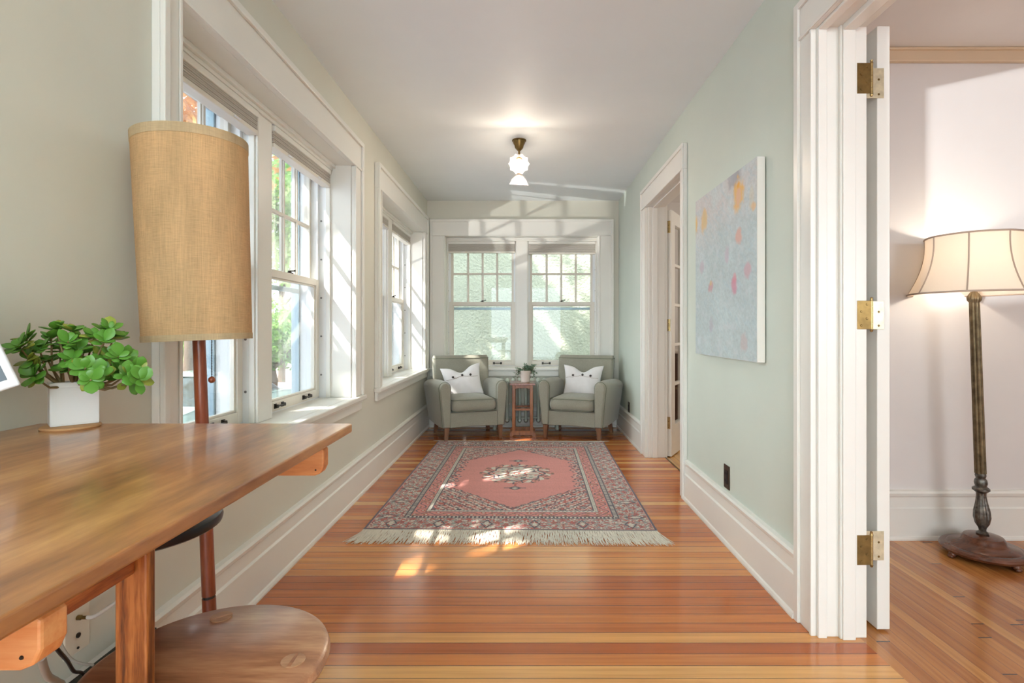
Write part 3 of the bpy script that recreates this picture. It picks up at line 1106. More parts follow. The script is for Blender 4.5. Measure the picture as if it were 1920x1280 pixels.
def rug_col(u, v):
    x = (u - .5) * 2 * RW
    y = (v - .5) * 2 * RL
    ax, ay = np.abs(x), np.abs(y)
    salmon, cream, dark = L3(202, 126, 116), L3(198, 190, 174), L3(74, 62, 72)
    red, brown, grey, rose = L3(172, 76, 64), L3(142, 96, 66), L3(136, 140, 132), L3(200, 142, 128)
    n = vnoise(x * 260, y * 260, 5)
    N = len(x)
    col = np.tile(salmon, (N, 1))
    d = np.minimum(RW - ax, RL - ay)                     # distance from the edge
    side = (RW - ax) < (RL - ay)
    s_ = np.where(side, y, x)                            # run along the border
    # field
    band = np.array(fbm(x * 2, y * 24, 31))
    col = salmon * (0.93 + .14 * band[:, None])

    def put(mask, c):
        col[mask] = c

    # corners outside the hexagon
    lim = np.where(ay < .36, .425, .425 * (0.76 - ay) / .40)
    jag = .018 * np.sign(np.sin(ay * 2 * PI / .055)) + .012 * np.sin(ay * 2 * PI / .11)
    lim2 = lim + np.where(ay < .36, jag, .3 * jag)
    cor = (ax > lim2)
    c1 = np.sin((x * .9 + y) * 2 * PI / .030)
    c2 = np.sin((x * .9 - y) * 2 * PI / .030)
    cell = vnoise(np.floor(x / .018), np.floor(y / .018), 3)
    put(cor, rose)
    put(cor & (c1 * c2 > .35), cream)
    put(cor & (c1 * c2 < -.45), grey)
    put(cor & (cell > .72), red)
    put(cor & (vnoise(np.floor(x / .011), np.floor(y / .011), 77) > .74), dark)
    put(cor & (vnoise(np.floor(x / .013), np.floor(y / .013), 78) > .80), cream)
    stripe = np.sin((ax * 1.1 + ay) * 2 * PI / .085)
    put(cor & (stripe > .93), dark)
    put(cor & (stripe < -.93), red)
    edge = np.abs(ax - lim2)
    put((edge < .006) & (ax > lim2 - .006), dark)
    # medallion
    th = np.arctan2(y, x)
    r = np.sqrt((x / .262) ** 2 + (y / .262) ** 2)
    lob = 1 + .06 * np.cos(12 * th)
    rr = r / lob
    ring = (rr < 1.0) & (rr > .72)
    put(ring & (np.cos(24 * th) * np.cos(rr * 40) > .1), brown)
    put(ring & (np.cos(24 * th + 1.4) > .82), dark)
    put(ring & (np.cos(12 * th + rr * 9) > .75), cream)
    inner = r / (1 + .09 * np.cos(8 * th)) < .72
    put(inner, cream)
    q = np.cos(8 * th) * np.cos(r * 22)
    put(inner & (q > .55), grey)
    put(inner & (q < -.6), rose)
    put(inner & (np.abs(np.sin(4 * th) - np.cos(r * 12)) < .13), dark)
    put(inner & (np.abs(r - .33) < .02), red)
    put(np.abs(r / (1 + .09 * np.cos(8 * th)) - .72) < .03, dark)
    put((r < .10), red)
    put((r < .05), cream)
    for sx in (-1, 1):
        e = ((x - sx * .115) / .055) ** 2 + (y / .035) ** 2
        put(e < 1.3, red)
        put(e < .8, cream)
    for sy in (-1, 1):
        yy = (y * sy - .365)
        put((np.abs(x) < .008) & (y * sy > .26) & (y * sy < .36), red)
        put((np.abs(x) / .05 + np.abs(yy) / .045) < 1, dark)
        put((np.abs(x) / .028 + np.abs(yy) / .028) < 1, cream)
        put(((np.abs(x) < .075) & (np.abs(yy) < .007)), dark)
    # borders
    A, B, D, E = .172, .204, .275, .302
    m_ = d < E
    put(m_, cream)                                       # cream guard with dots
    zz = np.sin(s_ * 2 * PI / .024)
    put(m_ & (d > D) & (np.abs(d - (D + E) / 2) < .005) & (zz > .2), grey)
    put((np.abs(d - E) < .003), dark)
    put((np.abs(d - D) < .003), dark)
    m_ = (d < D) & (d > B)
    put(m_, salmon * .97)
    vine = np.abs((d - (B + D) / 2) - .022 * np.sin(s_ * 2 * PI / .13)) < .004
    put(m_ & vine, dark)
    fl = ((np.mod(s_, .065) - .0325) / .016) ** 2 + ((d - (B + D) / 2 + .018 * np.sign(np.sin(s_ * 2 * PI / .13))) / .014) ** 2
    put(m_ & (fl < 1), red)
    put(m_ & (fl < .3), cream)
    put(m_ & (vnoise(np.floor(x / .012), np.floor(y / .012), 8) > .86), brown)
    m_ = (d < B) & (d > A)                               # dark guard with white dots
    put(m_, dark)
    put(m_ & (np.sin(s_ * 2 * PI / .022) > .1) & (np.abs(d - (A + B) / 2) < .0105), cream)
    # outer border: rows of small motifs
    m_ = d < A
    put(m_, rose)
    px_, py_ = np.mod(s_, .052) / .052 - .5, np.mod(d, .043) / .043 - .5
    dia = np.abs(px_) + np.abs(py_)
    idx = (np.floor(s_ / .052) + np.floor(d / .043)).astype(int)
    put(m_ & (dia < .52), salmon)
    put(m_ & (dia > .60), grey)
    put(m_ & (dia < .36) & (idx % 2 == 0), red)
    put(m_ & (dia < .36) & (idx % 2 == 1), cream)
    put(m_ & (np.abs(dia - .44) < .055), dark)
    put(m_ & (dia < .13), np.array(dark))
    put(m_ & (dia < .22) & (idx % 3 == 0), brown)
    put(m_ & (vnoise(np.floor(x / .010), np.floor(y / .010), 12) > .84), red)
    put(m_ & (vnoise(np.floor(x / .010), np.floor(y / .010), 13) > .86), cream)
    big = (np.abs(np.mod(s_, .26) - .13) / .03) + (np.abs(d - .085) / .055)
    put(m_ & (np.abs(big - 1) < .16), dark)
    put(m_ & (big < .5), cream)
    put(d < .010, dark * 1.2)
    put((d < .016) & (d > .010), rose)
    col *= (0.86 + .28 * n)[:, None]
    return np.clip(col, 0, 1)


rug = thing('area_rug', 'pink and red oriental rug with a hexagonal field and pale fringe on the wood floor', 'rug', (-.067, 3.94, 0), math.radians(-0.9))
hgt = lambda u, v: .0 * u
M().box(-RW, RW, -RL, RL, .001, .008).build('rug_backing', 'fringe', rug)
grid_pattern('rug_pile', 400, 570, (-RW, -RL, .0095), (2 * RW, 0, 0), (0, 2 * RL, 0), rug_col, 'rug', rug)


def fringe(y0, sgn, length, n, spread):
    m = M()
    rnd = random.Random(int(5 + sgn))
    for i in range(n):
        x = -RW + 2 * RW * (i + rnd.random()) / n
        lean = rnd.uniform(-.018, .018) + spread * (x / RW) ** 3
        L = length * rnd.uniform(.82, 1.08)
        w = rnd.uniform(.0016, .0028)
        pts = []
        for k in range(5):
            u = k / 4
            pts.append((x + lean * u * u + .003 * math.sin(u * 6 + i), y0 + sgn * L * u, .0065 + .004 * math.sin(PI * min(1, u * 1.2)) * rnd.random() - .003 * u))
        m.tube(pts, [w, w, w, w * .8, w * .4], 4)
    o = m.build('rug_fringe', 'fringe', rug, smooth=60)
    o['kind'] = 'stuff'
    return o


fringe(-RL, -1, .175, 760, .04)
fringe(RL, 1, .06, 700, .05)


# ------------------------------------------------------------------ armchairs (local: front at y = 0 facing -y)
def armchair(loc, rot, label, mirror=False, first=None):
    if first is not None:
        t = copy_tree(first)
        t.location = loc
        t.rotation_euler = (0, 0, rot)
        t['label'] = label
        return t
    t = thing('armchair', label, 'armchair', loc, rot, 'pair of green armchairs under the end window')
    D_ = .60
    u = 'upholstery'
    for s in (-1, 1):
        # arm: upright rounded profile swept backwards, swelling outwards
        rings = []
        N_ = 16
        for k in range(N_ + 1):
            v = k / N_
            y = -.012 + v * (D_ + .01)
            if k == 0:
                y = .0
            inset = .010 if k == 0 else (.003 if k == 1 else 0)
            out = .055 * math.sin(min(1, v * 1.3) * PI / 2)
            top = .562 - .02 * v - inset + .012 * math.sin(v * PI)
            xi = .222 + inset
            w_top = .112 + out - 2 * inset
            w_bot = .078 + out * .65 - 2 * inset
            zb = .125 + inset + .01 * v
            ring = []
            pts = [(0, zb), (w_bot, zb), (w_bot + (w_top - w_bot) * .55, zb + (top - zb) * .5), (w_top, top - .055)]
            for q in range(7):
                a = math.radians(q * 30)
                pts.append((w_top / 2 + w_top / 2 * math.cos(a), top - .055 + .055 * math.sin(a)))
            pts.append((0, top - .055))
            # dedupe first arc point
            pts = pts[:3] + pts[4:]
            pts = pts[:-1]
            for (px_, pz_) in pts:
                ring.append((s * (xi + px_), y, pz_))
            rings.append(ring)
        m = M().loft(rings)
        m.build('arm', u, t, bevel=.006, smooth=50, seg=3)
        # piping round the arm front
        ring0 = rings[1]
        m = M().tube([Vector(p) + Vector((0, -.001, 0)) for p in ring0], .0035, 6, closed=True)
        m.build('arm_piping', 'piping', t, smooth=60)
    # front rail and body
    m = M()
    rings = []
    for k in range(13):
        x = -.232 + .464 * k / 12
        sag = .008 * math.cos(x / .232 * PI / 2)
        rings.append([(x, .012, .125 + sag), (x, D_ - .05, .13), (x, D_ - .05, .262), (x, .012, .270)])
    m.loft(rings)
    m.build('seat_base', u, t, bevel=.008, smooth=50, seg=3)
    # seat cushion
    rings = []
    K = 18
    for k in range(K + 1):
        v = k / K
        z = .272 + .118 * v
        e = math.sin(PI * min(max(v, .0), 1.0)) ** .45 if 0 < v < 1 else 0
        sh = (1 - e) * .035
        w, d = .436 - 2 * sh, .455 - 2 * sh
        rings.append([(px_, .222 + py_ - .235 + .22, z + (.022 * max(0, v - .6) / .4) * (1 - (px_ / .22) ** 2)) for px_, py_ in rrect(w, d, .045)])
    # crown of the cushion
    c = rings[-1]
    for q in (0.75, .4, .1):
        rings.append([(p[0] * q, .207 + (p[1] - .207) * q, .390 + .022 + .012 * (1 - q)) for p in c])
    m = M().loft(rings)
    cu = m.build('seat_cushion', u, t, smooth=60)
    for zz in (.385, .285):
        m = M().tube([(px_, .207 + py_, zz + .010 * (1 - (px_ / .22) ** 2) * (1 if zz > .3 else 0)) for px_, py_ in rrect(.430, .448, .045)], .0035, 6, closed=True)
        m.build('cushion_piping', 'piping', cu, smooth=60)
    # backrest: slab leaning back
    rings = []
    K = 20
    for k in range(K + 1):
        v = k / K
        z = .13 + (.785 - .13) * v
        yc = .515 + .075 * v
        th = .15 - .045 * v
        w = .56 + .035 * v
        if v > .93:
            e = (v - .93) / .07
            th -= .05 * (1 - math.sqrt(max(0, 1 - e * e)))
            w -= .02 * (1 - math.sqrt(max(0, 1 - e * e)))
        puff = .018 * math.sin(PI * v)
        ring = []
        for px_, py_ in rrect(w, th, .03):
            yy = yc + py_
            if py_ < 0:
                yy -= puff * (1 - (2 * px_ / w) ** 2)
            ring.append((px_, yy, z))
        rings.append(ring)
    m = M().loft(rings)
    m.build('backrest', u, t, bevel=.006, smooth=50)
    top = rings[-2]
    m = M().tube([Vector(p) + Vector((0, 0, .002)) for p in top], .0035, 6, closed=True)
    m.build('back_piping', 'piping', t, smooth=60)
    for (x, y, dx) in ((-.262, .035, -.006), (.262, .035, .006), (-.262, .50, -.02), (.262, .50, .02)):
        dy = .0 if y < .2 else .02
        a, b = .024, .016
        m = M().loft([[(x + dx + b * cx, y + dy + b * cy, 0) for cx, cy in ((-1, -1), (1, -1), (1, 1), (-1, 1))],
                      [(x + a * cx, y + a * cy, .13) for cx, cy in ((-1, -1), (1, -1), (1, 1), (-1, 1))]])
        m.build('leg', 'chair_leg', t, bevel=.003)
    return t


ch1 = armchair((-.490, 5.14, 0), math.radians(20), 'sage green armchair on the left, by the far left window, sun on its back')
ch2 = armchair((.430, 5.15, 0), math.radians(-21), 'sage green armchair on the right, against the plain right wall', first=ch1)


def pillow(chair, loc, rot, label, sz=.2, first=None):
    """local: face towards -y, up z"""
    t = thing('throw_pillow', label, 'pillow', loc, rot, 'white buttoned pillows on the armchairs')
    N_ = 28
    front, back = [], []
    for j in range(N_ + 1):
        for i in range(N_ + 1):
            s_, t_ = 2 * i / N_ - 1, 2 * j / N_ - 1
            x = s_ * sz * (1 - .09 * (1 - t_ * t_) * abs(s_))
            z = t_ * sz * .86 * (1 - .09 * (1 - s_ * s_) * abs(t_))
            up_ = max(0, (t_ + .2) / 1.2)
            z -= .062 * math.exp(-(s_ / .38) ** 2) * up_ ** 1.5
            x += (.012 if s_ > 0 else -.012) * abs(s_) * up_
            th = .062 * (max(0, 1 - s_ ** 2) ** .55) * (max(0, 1 - t_ ** 2) ** .5)
            th *= 1 - .35 * math.exp(-(s_ / .3) ** 2) * up_
            wr = .004 * math.sin(7 * s_ + 3 * t_) * th / .06 + .003 * noise.noise(Vector((s_ * 3, t_ * 3, 1)))
            front.append((x, -th - wr, z + sz * .80))
            back.append((x, th, z + sz * .80))
    vs = front + back
    o_ = len(front)
    fs = []
    n1 = N_ + 1
    for j in range(N_):
        for i in range(N_):
            a = j * n1 + i
            fs.append((a, a + 1, a + n1 + 1, a + n1))
            fs.append((o_ + a, o_ + a + n1, o_ + a + n1 + 1, o_ + a + 1))
    m = M().add(vs, fs)
    body = m.build('pillow_cover', 'pillow', t, smooth=80)
    wm = body.modifiers.new('weld', 'WELD')
    wm.merge_threshold = .0006

    def surf(s_, t_):
        i, j = int((s_ + 1) / 2 * N_), int((t_ + 1) / 2 * N_)
        return Vector(front[j * n1 + i])
    line = [surf(-1 + 2 * k / 20, .17 + .20 * math.exp(-((-1 + 2 * k / 20) / .4) ** 2)) + Vector((0, -.0015, 0)) for k in range(1, 20)]
    M().tube(line, .0016, 5).build('flap_seam', 'shade_trim', t)
    for sx in (-.45, 0.0, .45):
        p = surf(sx + .001, .34 if sx else .52)
        mt = Matrix.Rotation(PI / 2, 3, 'X')
        m = M().lathe([(0, -.002), (.011, -.002), (.0122, .003), (.010, .006), (.007, .0045), (0, .0045)], 16, p + Vector((0, -.002, 0)), mt)
        m.build('button', 'button', t, smooth=40)
    return t


def seat_point(ch, x, y, z):
    return Matrix.Translation(ch.location) @ Matrix.Rotation(ch.rotation_euler[2], 4, 'Z') @ Vector((x, y, z))


pillow(ch1, seat_point(ch1, -.01, .325, .385), (math.radians(-20), math.radians(-8), ch1.rotation_euler[2] - .1), 'white buttoned pillow tilted on the left armchair', .195)
pillow(ch2, seat_point(ch2, .02, .325, .385), (math.radians(-20), math.radians(1), ch2.rotation_euler[2] + .12), 'white buttoned pillow sitting straight on the right armchair', .195)

# ------------------------------------------------------------------ side table, its plant, radiator
t = thing('side_table', 'small slatted cherry wood side table between the two armchairs', 'table', (-.032, 5.43, 0), 0)
M().box(-.125, .125, -.135, .165, .508, .526).build('table_top', 'table_top', t, bevel=.004)
for sx in (-1, 1):
    for sy in (-1, 1):
        M().box(sx * .088 - .015, sx * .088 + .015, .012 + sy * .105 - .015, .012 + sy * .105 + .015, .055, .508).build('post', 'table_wood', t, bevel=.002)
for sy in (-1, 1):
    y = .012 + sy * .105
    m = M().extrude([(-.073, y - .008, .508), (.073, y - .008, .508), (.073, y - .008, .465), (.05, y - .008, .475), (-.05, y - .008, .475), (-.073, y - .008, .465)], (0, .016, 0))
    m.build('apron', 'table_wood', t, bevel=.002)
    M().box(-.073, .073, y - .009, y + .009, .255, .275).build('stretcher', 'table_wood', t, bevel=.002)
    m = M().extrude([(-.128, y - .014, 0), (-.10, y - .014, 0), (-.09, y - .014, .012), (.09, y - .014, .012), (.10, y - .014, 0), (.128, y - .014, 0), (.128, y - .014, .035), (.108, y - .014, .056), (-.108, y - .014, .056), (-.128, y - .014, .035)], (0, .028, 0))
    m.build('foot', 'table_wood', t, bevel=.002)
m = M().box(-.012, .012, -.079, .103, .03, .05)
m.build('cross_bar', 'table_wood', t, bevel=.002)
for sx in (-1, 1):
    M().box(sx * .088 - .008, sx * .088 + .008, -.078, .102, .295, .32).build('side_stretcher', 'table_wood', t, bevel=.002)

t = thing('potted_plant', 'small trailing grey-green plant in a cream pot on the side table', 'plant', (-.005, 5.44, .527), 0)
m = M().lathe([(0, 0), (.040, 0), (.043, .006), (.041, .012), (.050, .05), (.054, .10), (.057, .105), (.057, .116), (.051, .116), (.050, .10), (0, .10)], 28)
m.build('pot', 'ceramic_matt', t, smooth=40)


def leaf(m, base, d, nrm, L, w, th=.004, cup=.15, n=6, tip=.0):
    """thick spoon-shaped leaf from base along d, face towards nrm"""
    d = Vector(d).normalized()
    nrm = Vector(nrm)
    nrm = (nrm - d * nrm.dot(d))
    if nrm.length < 1e-4:
        nrm = d.orthogonal()
    nrm.normalize()
    sd = d.cross(nrm)
    rings = []
    for k in range(n + 1):
        u = k / n
        ww = w * (.12 + .88 * math.sin(PI * min(1, u ** 1.25 * .5 + (0 if u < .5 else (u ** 1.25 - .42) * .95))) ** .8) if k < n else w * .12 + tip
        ww = w * max(.10, math.sin(PI * (u ** 1.35)) ** .65 if 0 < u < 1 else .10)
        c = Vector(base) + d * (L * u) + nrm * (cup * L * u * u)
        ring = []
        tt = th * (.4 + .6 * math.sin(PI * u)) if 0 < u < 1 else th * .3
        for q in range(6):
            a = 2 * PI * q / 6
            off = sd * (ww / 2 * math.cos(a)) + nrm * (tt / 2 * math.sin(a) + abs(math.cos(a)) * ww * .10)
            ring.append(c + off)
        rings.append(ring)
    m.loft(rings)


rnd = random.Random(3)
m, sm = M(), M()
for k in range(46):
    a = rnd.uniform(0, 2 * PI)
    side = math.cos(a)
    out = rnd.uniform(.03, .085) if abs(side) > .4 else rnd.uniform(.01, .05)
    hang = rnd.uniform(-.085, .02) if (side < -.55 or (side > .8 and rnd.random() < .7)) else rnd.uniform(.015, .06)
    p0 = Vector((.03 * math.cos(a), .03 * math.sin(a), .105))
    p1 = Vector(((.045 + out * .4) * math.cos(a), (.045 + out * .4) * math.sin(a) * .7, .135))
    p2 = Vector(((.050 + out) * math.cos(a), (.050 + out * .5) * math.sin(a) * .7, .118 + hang))
    pts = [p0.lerp(p1, u).lerp(p1.lerp(p2, u), u) for u in (0, .25, .5, .75, 1)]
    sm.tube(pts, .0012, 4)
    for q, p in enumerate(pts[1:]):
        for z_ in range(4):
            dd = Vector((rnd.uniform(-1, 1), rnd.uniform(-1, 1), rnd.uniform(-.3, .9)))
            leaf(m, p, dd, (0, 0, 1), rnd.uniform(.016, .026), rnd.uniform(.007, .011), .0015, .1, 4)
m.build('leaves', 'sage_leaf', t, smooth=60)
sm.build('stems', 'stem', t, smooth=60)
M().lathe([(0, .100), (.0495, .100), (.0495, .104), (0, .106)], 20).build('soil', 'soil', t)

# radiator under the end window
t = thing('radiator', 'cream cast iron column radiator under the end window behind the side table', 'radiator', (0, 5.74, 0), 0)
for i in range(11):
    x = -.33 + i * .066
    m = M()
    for y in (-.052, .0, .052):
        m.tube([(x, y, .10), (x, y, .50)], .0155, 8)
    for z in (.10, .50):
        m.tube([(x, -.066, z), (x, -.03, z + (.016 if z > .3 else -.01)), (x, .03, z + (.016 if z > .3 else -.01)), (x, .066, z)], [.014, .024, .024, .014], 8)
    m.build('radiator_section', 'radiator', t, smooth=50)
M().tube([(-.33, 0, .115), (.33, 0, .115)], .012, 8).build('connecting_pipe', 'radiator', t, smooth=50)
M().tube([(-.33, 0, .49), (.33, 0, .49)], .012, 8).build('connecting_pipe', 'radiator', t, smooth=50)
for x in (-.33, .33):
    m = M().tube([(x, -.045, 0), (x, -.045, .1)], [.02, .014], 8).build('radiator_foot', 'radiator', t, smooth=50)
    M().tube([(x, .045, 0), (x, .045, .1)], [.02, .014], 8).build('radiator_foot', 'radiator', t, smooth=50)

# ------------------------------------------------------------------ ceiling light
cl = thing('ceiling_light', 'brass ceiling light with two lit pressed glass shades over the rug', 'ceiling light', (-.05, 3.98, ZC), 0)
M().lathe([(0, 0), (.052, 0), (.053, -.006), (.046, -.010), (.044, -.022), (.034, -.040), (.030, -.058), (.018, -.072), (.012, -.078), (0, -.078)], 28).build('canopy', 'brass_dark', cl, smooth=40)
m = M().lathe([(0, -.076), (.008, -.078), (.008, -.128), (.014, -.136), (.014, -.150), (0, -.156)], 16)
m.tube([(0, 0, -.142), (0, -.025, -.142), (0, -.04, -.150)], .006, 8)
m.tube([(0, 0, -.150), (0, .05, -.165), (.0, .085, -.195), (0, .09, -.215)], .006, 8)
m.build('stem', 'brass_dark', cl, smooth=40)


def glass_shade(center, axis, R, H_):
    """bell shade, mouth along axis, scalloped rim"""
    ax = Vector(axis).normalized()
    q = Vector((0, 0, -1)).rotation_difference(ax).to_matrix()
    sc = lambda a, r, z: 1 + .07 * math.cos(10 * a) * min(1, abs(z) / H_) + .02 * math.cos(20 * a)
    prof = [(.020, 0), (.024, -.006), (.030, -.16 * H_), (.62 * R, -.32 * H_), (.80 * R, -.55 * H_), (.86 * R, -.75 * H_), (R, -H_), (R - .004, -H_), (.82 * R, -.74 * H_), (.76 * R, -.54 * H_), (.58 * R, -.33 * H_), (.026, -.16 * H_), (.018, 0)]
    m = M()
    rings = []
    for (r, z) in prof:
        ring = []
        for k in range(60):
            a = 2 * PI * k / 60
            rr = r * sc(a, r, z)
            ring.append(q @ Vector((rr * math.cos(a), rr * math.sin(a), z)) + Vector(center))
        rings.append(ring)
    m.loft(rings, closed=True)
    sh = m.build('glass_shade', 'shade_glass', cl, smooth=50)
    M().lathe([(0, .012), (.016, .012), (.021, .0), (.021, -.012), (0, -.012)], 18, center, q).build('shade_holder', 'brass_dark', sh, smooth=40)
    bm_ = M()
    prof = [(.0, -.010), (.010, -.012), (.012, -.02), (.022, -.038), (.025, -.052), (.018, -.068), (0, -.074)]
    bm_.lathe(prof, 16, center, q)
    bm_.build('bulb', 'bulb', sh, smooth=60)
    lp = q @ Vector((0, 0, -.060)) + Vector(center)
    return lp


p1 = glass_shade((0, -.045, -.158), (0, -.80, -.60), .072, .085)
p2 = glass_shade((0.0, .095, -.222), (-.05, .25, -.97), .066, .078)
for p in (p1, p2):
    light('ceiling_bulb_light', 'POINT', Vector(cl.location) + p + Vector((0, -.0, -.035)), 5.5, (1.0, .83, .66), shadow_soft_size=.02)

# ------------------------------------------------------------------ desk by the left wall
DT = .86
dk = thing('desk', 'long worn wooden desk fixed along the left wall in the foreground', 'desk', (-.72, .2, 0), 0)
ox, oy = .72, -.2
# worktop: rounded front corner, softly uneven front edge
outline = []
x0, x1, y0, y1 = XL + .002 + ox, -.381 + ox, -.9 + oy, 1.19 + oy
outline += [(x0, y0), (x1, y0)]
for k in range(1, 40):
    y = y0 + (y1 - .012 - y0) * k / 40
    outline.append((x1 + .0016 * noise.noise(Vector((y * 9, 3, 0))), y))
for k in range(5):
    a = math.radians(k * 22.5)
    outline.append((x1 - .012 + .012 * math.cos(a), y1 - .012 + .012 * math.sin(a)))
outline.append((x0, y1))
m = M().loft([[(p[0], p[1], DT - .018) for p in outline], [(p[0], p[1], DT) for p in outline]])
m.build('worktop', 'desk', dk, bevel=.003, seg=3)


def bearer(yc, xe, zb, mat='block'):
    pr = [(XL + .004 + ox, zb), (xe - .018 + ox, zb), (xe - .006 + ox, zb + .005), (xe + ox, zb + .018), (xe + ox, DT - .036), (xe - .005 + ox, DT - .033), (xe - .005 + ox, DT - .018), (XL + .004 + ox, DT - .018)]
    m = M().extrude([(p[0], yc - .014 + oy, p[1]) for p in pr], (0, .028, 0))
    m.build('bearer', mat, dk, bevel=.003)
    M().lathe([(0, 0), (.002, 0), (.0015, .001), (0, .001)], 8, (xe - .016 + ox, yc - .014 + oy, zb + .012), Matrix.Rotation(PI / 2, 3, 'X')).build('bearer_screw', 'iron', dk)


bearer(1.10, -.408, .772)
bearer(.467, -.408, .781)
M().box(-.52 + ox, -.4936 + ox, -.5 + oy, .682 + oy, .760, .842).build('rail', 'desk_fir', dk, bevel=.003)
M().box(-.521 + ox, -.480 + ox, .682 + oy, .699 + oy, 0, .842).build('leg', 'desk_leg', dk, bevel=.003)
M().box(-.535 + ox, -.492 + ox, -.62 + oy, -.60 + oy, 0, .842).build('leg', 'desk_leg', dk, bevel=.003)

# round-seated wooden stool
st = thing('wooden_stool', 'round wooden stool with wedged peg joints in the foreground beside the desk', 'stool', (-.449, .766, 0), 0)
prof = [(0, .568), (.135, .568), (.148, .572), (.157, .579), (.161, .588), (.158, .596), (.150, .600), (0, .600)]
M().lathe(prof, 72).build('seat', 'stool', st, smooth=35)
for k, a in enumerate((113, -2, 237)):
    a = math.radians(a)
    top = Vector((.120 * math.cos(a), .120 * math.sin(a), .575))
    bot = Vector((.185 * math.cos(a), .185 * math.sin(a), 0))
    M().tube([bot, bot.lerp(top, .35), bot.lerp(top, .75), top], [.013, .018, .017, .013], 14).build('leg', 'stool', st, smooth=40)
    pm = M().lathe([(0, .598), (.0165, .598), (.0165, .6012), (0, .6014)], 20, (top.x, top.y, 0))
    pg = pm.build('peg_end', 'peg', st, smooth=40)
    c_, s_ = math.cos(.6 + k), math.sin(.6 + k)
    wd = [Vector((top.x + c_ * u - s_ * v, top.y + s_ * u + c_ * v, .6012)) for u, v in ((-.0165, -.003), (.0165, -.0015), (.0165, .0015), (-.0165, .003))]
    M().extrude(wd, (0, 0, .0006)).build('peg_wedge', 'stool', pg)
ring = []
for k in range(3):
    a, b = math.radians((113, -2, 237)[k]), math.radians((113, -2, 237)[(k + 1) % 3])
    r_ = .168
    M().tube([(r_ * math.cos(a), r_ * math.sin(a), .18), (r_ * math.cos(b), r_ * math.sin(b), .18)], .009, 10).build('stretcher', 'stool', st, smooth=40)

# black pedestal stool pushed under the desk
t = thing('black_stool', 'black round pedestal stool pushed under the desk', 'stool', (-.79, 1.09, 0), 0)
M().lathe([(0, .662), (.148, .660), (.154, .664), (.156, .672), (.154, .681), (.148, .684), (0, .682)], 48).build('seat', 'black_sheen', t, smooth=40)
M().lathe([(0, .012), (.03, .012), (.026, .04), (.022, .3), (.020, .5), (.03, .655), (.06, .662), (0, .662)], 20).build('pedestal', 'black', t, smooth=40)
M().lathe([(0, 0), (.13, 0), (.135, .006), (.12, .014), (.03, .022), (0, .022)], 32, (0, 0, 0)).build('base', 'black', t, smooth=40)

# slim dark box standing along the wall, with cables dropping to it
t = thing('storage_box', 'slim dark green-black plastic box standing on the floor against the wall under the desk', 'box', (-1.0225 + .012, 1.32, 0), 0)
m = M()
for (a, b, c_, d_) in ((-.022, .022, -.12, -.116), (-.022, .022, .116, .12), (-.022, -.019, -.116, .116), (.019, .022, -.116, .116)):
    m.box(a, b, c_, d_, .004, .262)
m.box(-.022, .022, -.12, .12, 0, .006)
m.build('box_body', 'bin', t, bevel=.001)
M().box(-.023, .023, -.122, .122, .260, .270).build('lid', 'bin', t, bevel=.002)
cable('power_cable', 'thin black cable looping down beside the dark box under the desk', [(-.794, .90, .549), (-.831, .96, .493), (-.894, 1.05, .422), (-.965, 1.15, .338), (-.995, 1.205, .30), (-1.0, 1.225, .275)], .0035, 'cable_black')
cable('network_cable', 'thick grey cable sweeping down from under the desk to the dark box', [(-.72, .80, .581), (-.80, .90, .490), (-.872, 1.0, .415), (-.945, 1.10, .335), (-1.0, 1.16, .22), (-1.015, 1.17, .12)], .0060, 'cable_grey')
cable('charger_cable', 'slim grey cable hanging straight down the wall beside the wall plate', [(-1.05, 1.20, .58), (-1.052, 1.205, .48), (-1.05, 1.21, .38), (-1.040, 1.235, .31), (-1.02, 1.27, .276)], .003, 'cable_grey')

# ------------------------------------------------------------------ floor lamp with the tall burlap shade
lt = thing('burlap_floor_lamp', 'wooden floor lamp with a tall burlap drum shade by the left window', 'floor lamp', (-.84, 1.45, 0), 0)
leanx = -.0385   # drift per metre of height
LX = lambda z: leanx * z
m = M().tube([(LX(z), 0, z) for z in (.02, .345)], [.0165, .0168], 20)
m.tube([(LX(z), 0, z) for z in (.352, 1.1)], [.0168, .0155], 20)
m.build('pole', 'lamp_pole', lt, smooth=40)
M().tube([(LX(.344), 0, .344), (LX(.353), 0, .353)], .0155, 16).build('joint_ring', 'iron', lt)
M().lathe([(0, 0), (.12, 0), (.124, .006), (.12, .016), (.03, .024), (0, .024)], 36, (.0, 0, 0)).build('base', 'lamp_pole', lt, smooth=40)
zb_, zt_ = 1.038, 1.575
rings = []
tilt = Matrix.Rotation(leanx * 1.0, 3, 'Y')
prof = [(.1285, 0), (.1360, zt_ - zb_), (.1345, zt_ - zb_), (.1270, 0)]
rings = [[tilt @ Vector((r * math.cos(2 * PI * k / 72), r * math.sin(2 * PI * k / 72), z)) + Vector((LX(zb_), 0, zb_)) for k in range(72)] for r, z in prof]
sh = M().loft(rings, closed=True).build('lamp_shade', 'burlap', lt, smooth=40)
for (za, zc_, name_) in ((0.0, .014, 'bottom_hem'), (zt_ - zb_ - .022, zt_ - zb_, 'top_hem')):
    pr = []
    for z in (za, zc_):
        r = .1285 + .0075 * z / (zt_ - zb_)
        pr.append((r, z))
    pr2 = [(pr[0][0] + .0012, pr[0][1] - .001), (pr[1][0] + .0012, pr[1][1] + .001), (pr[1][0] + .0002, pr[1][1] + .001), (pr[0][0] + .0002, pr[0][1] - .001)]
    rings = [[tilt @ Vector((r * math.cos(2 * PI * k / 72), r * math.sin(2 * PI * k / 72), z)) + Vector((LX(zb_), 0, zb_)) for k in range(72)] for r, z in pr2]
    M().loft(rings, closed=True).build(name_, 'burlap_hem', sh, smooth=40)
m = M()
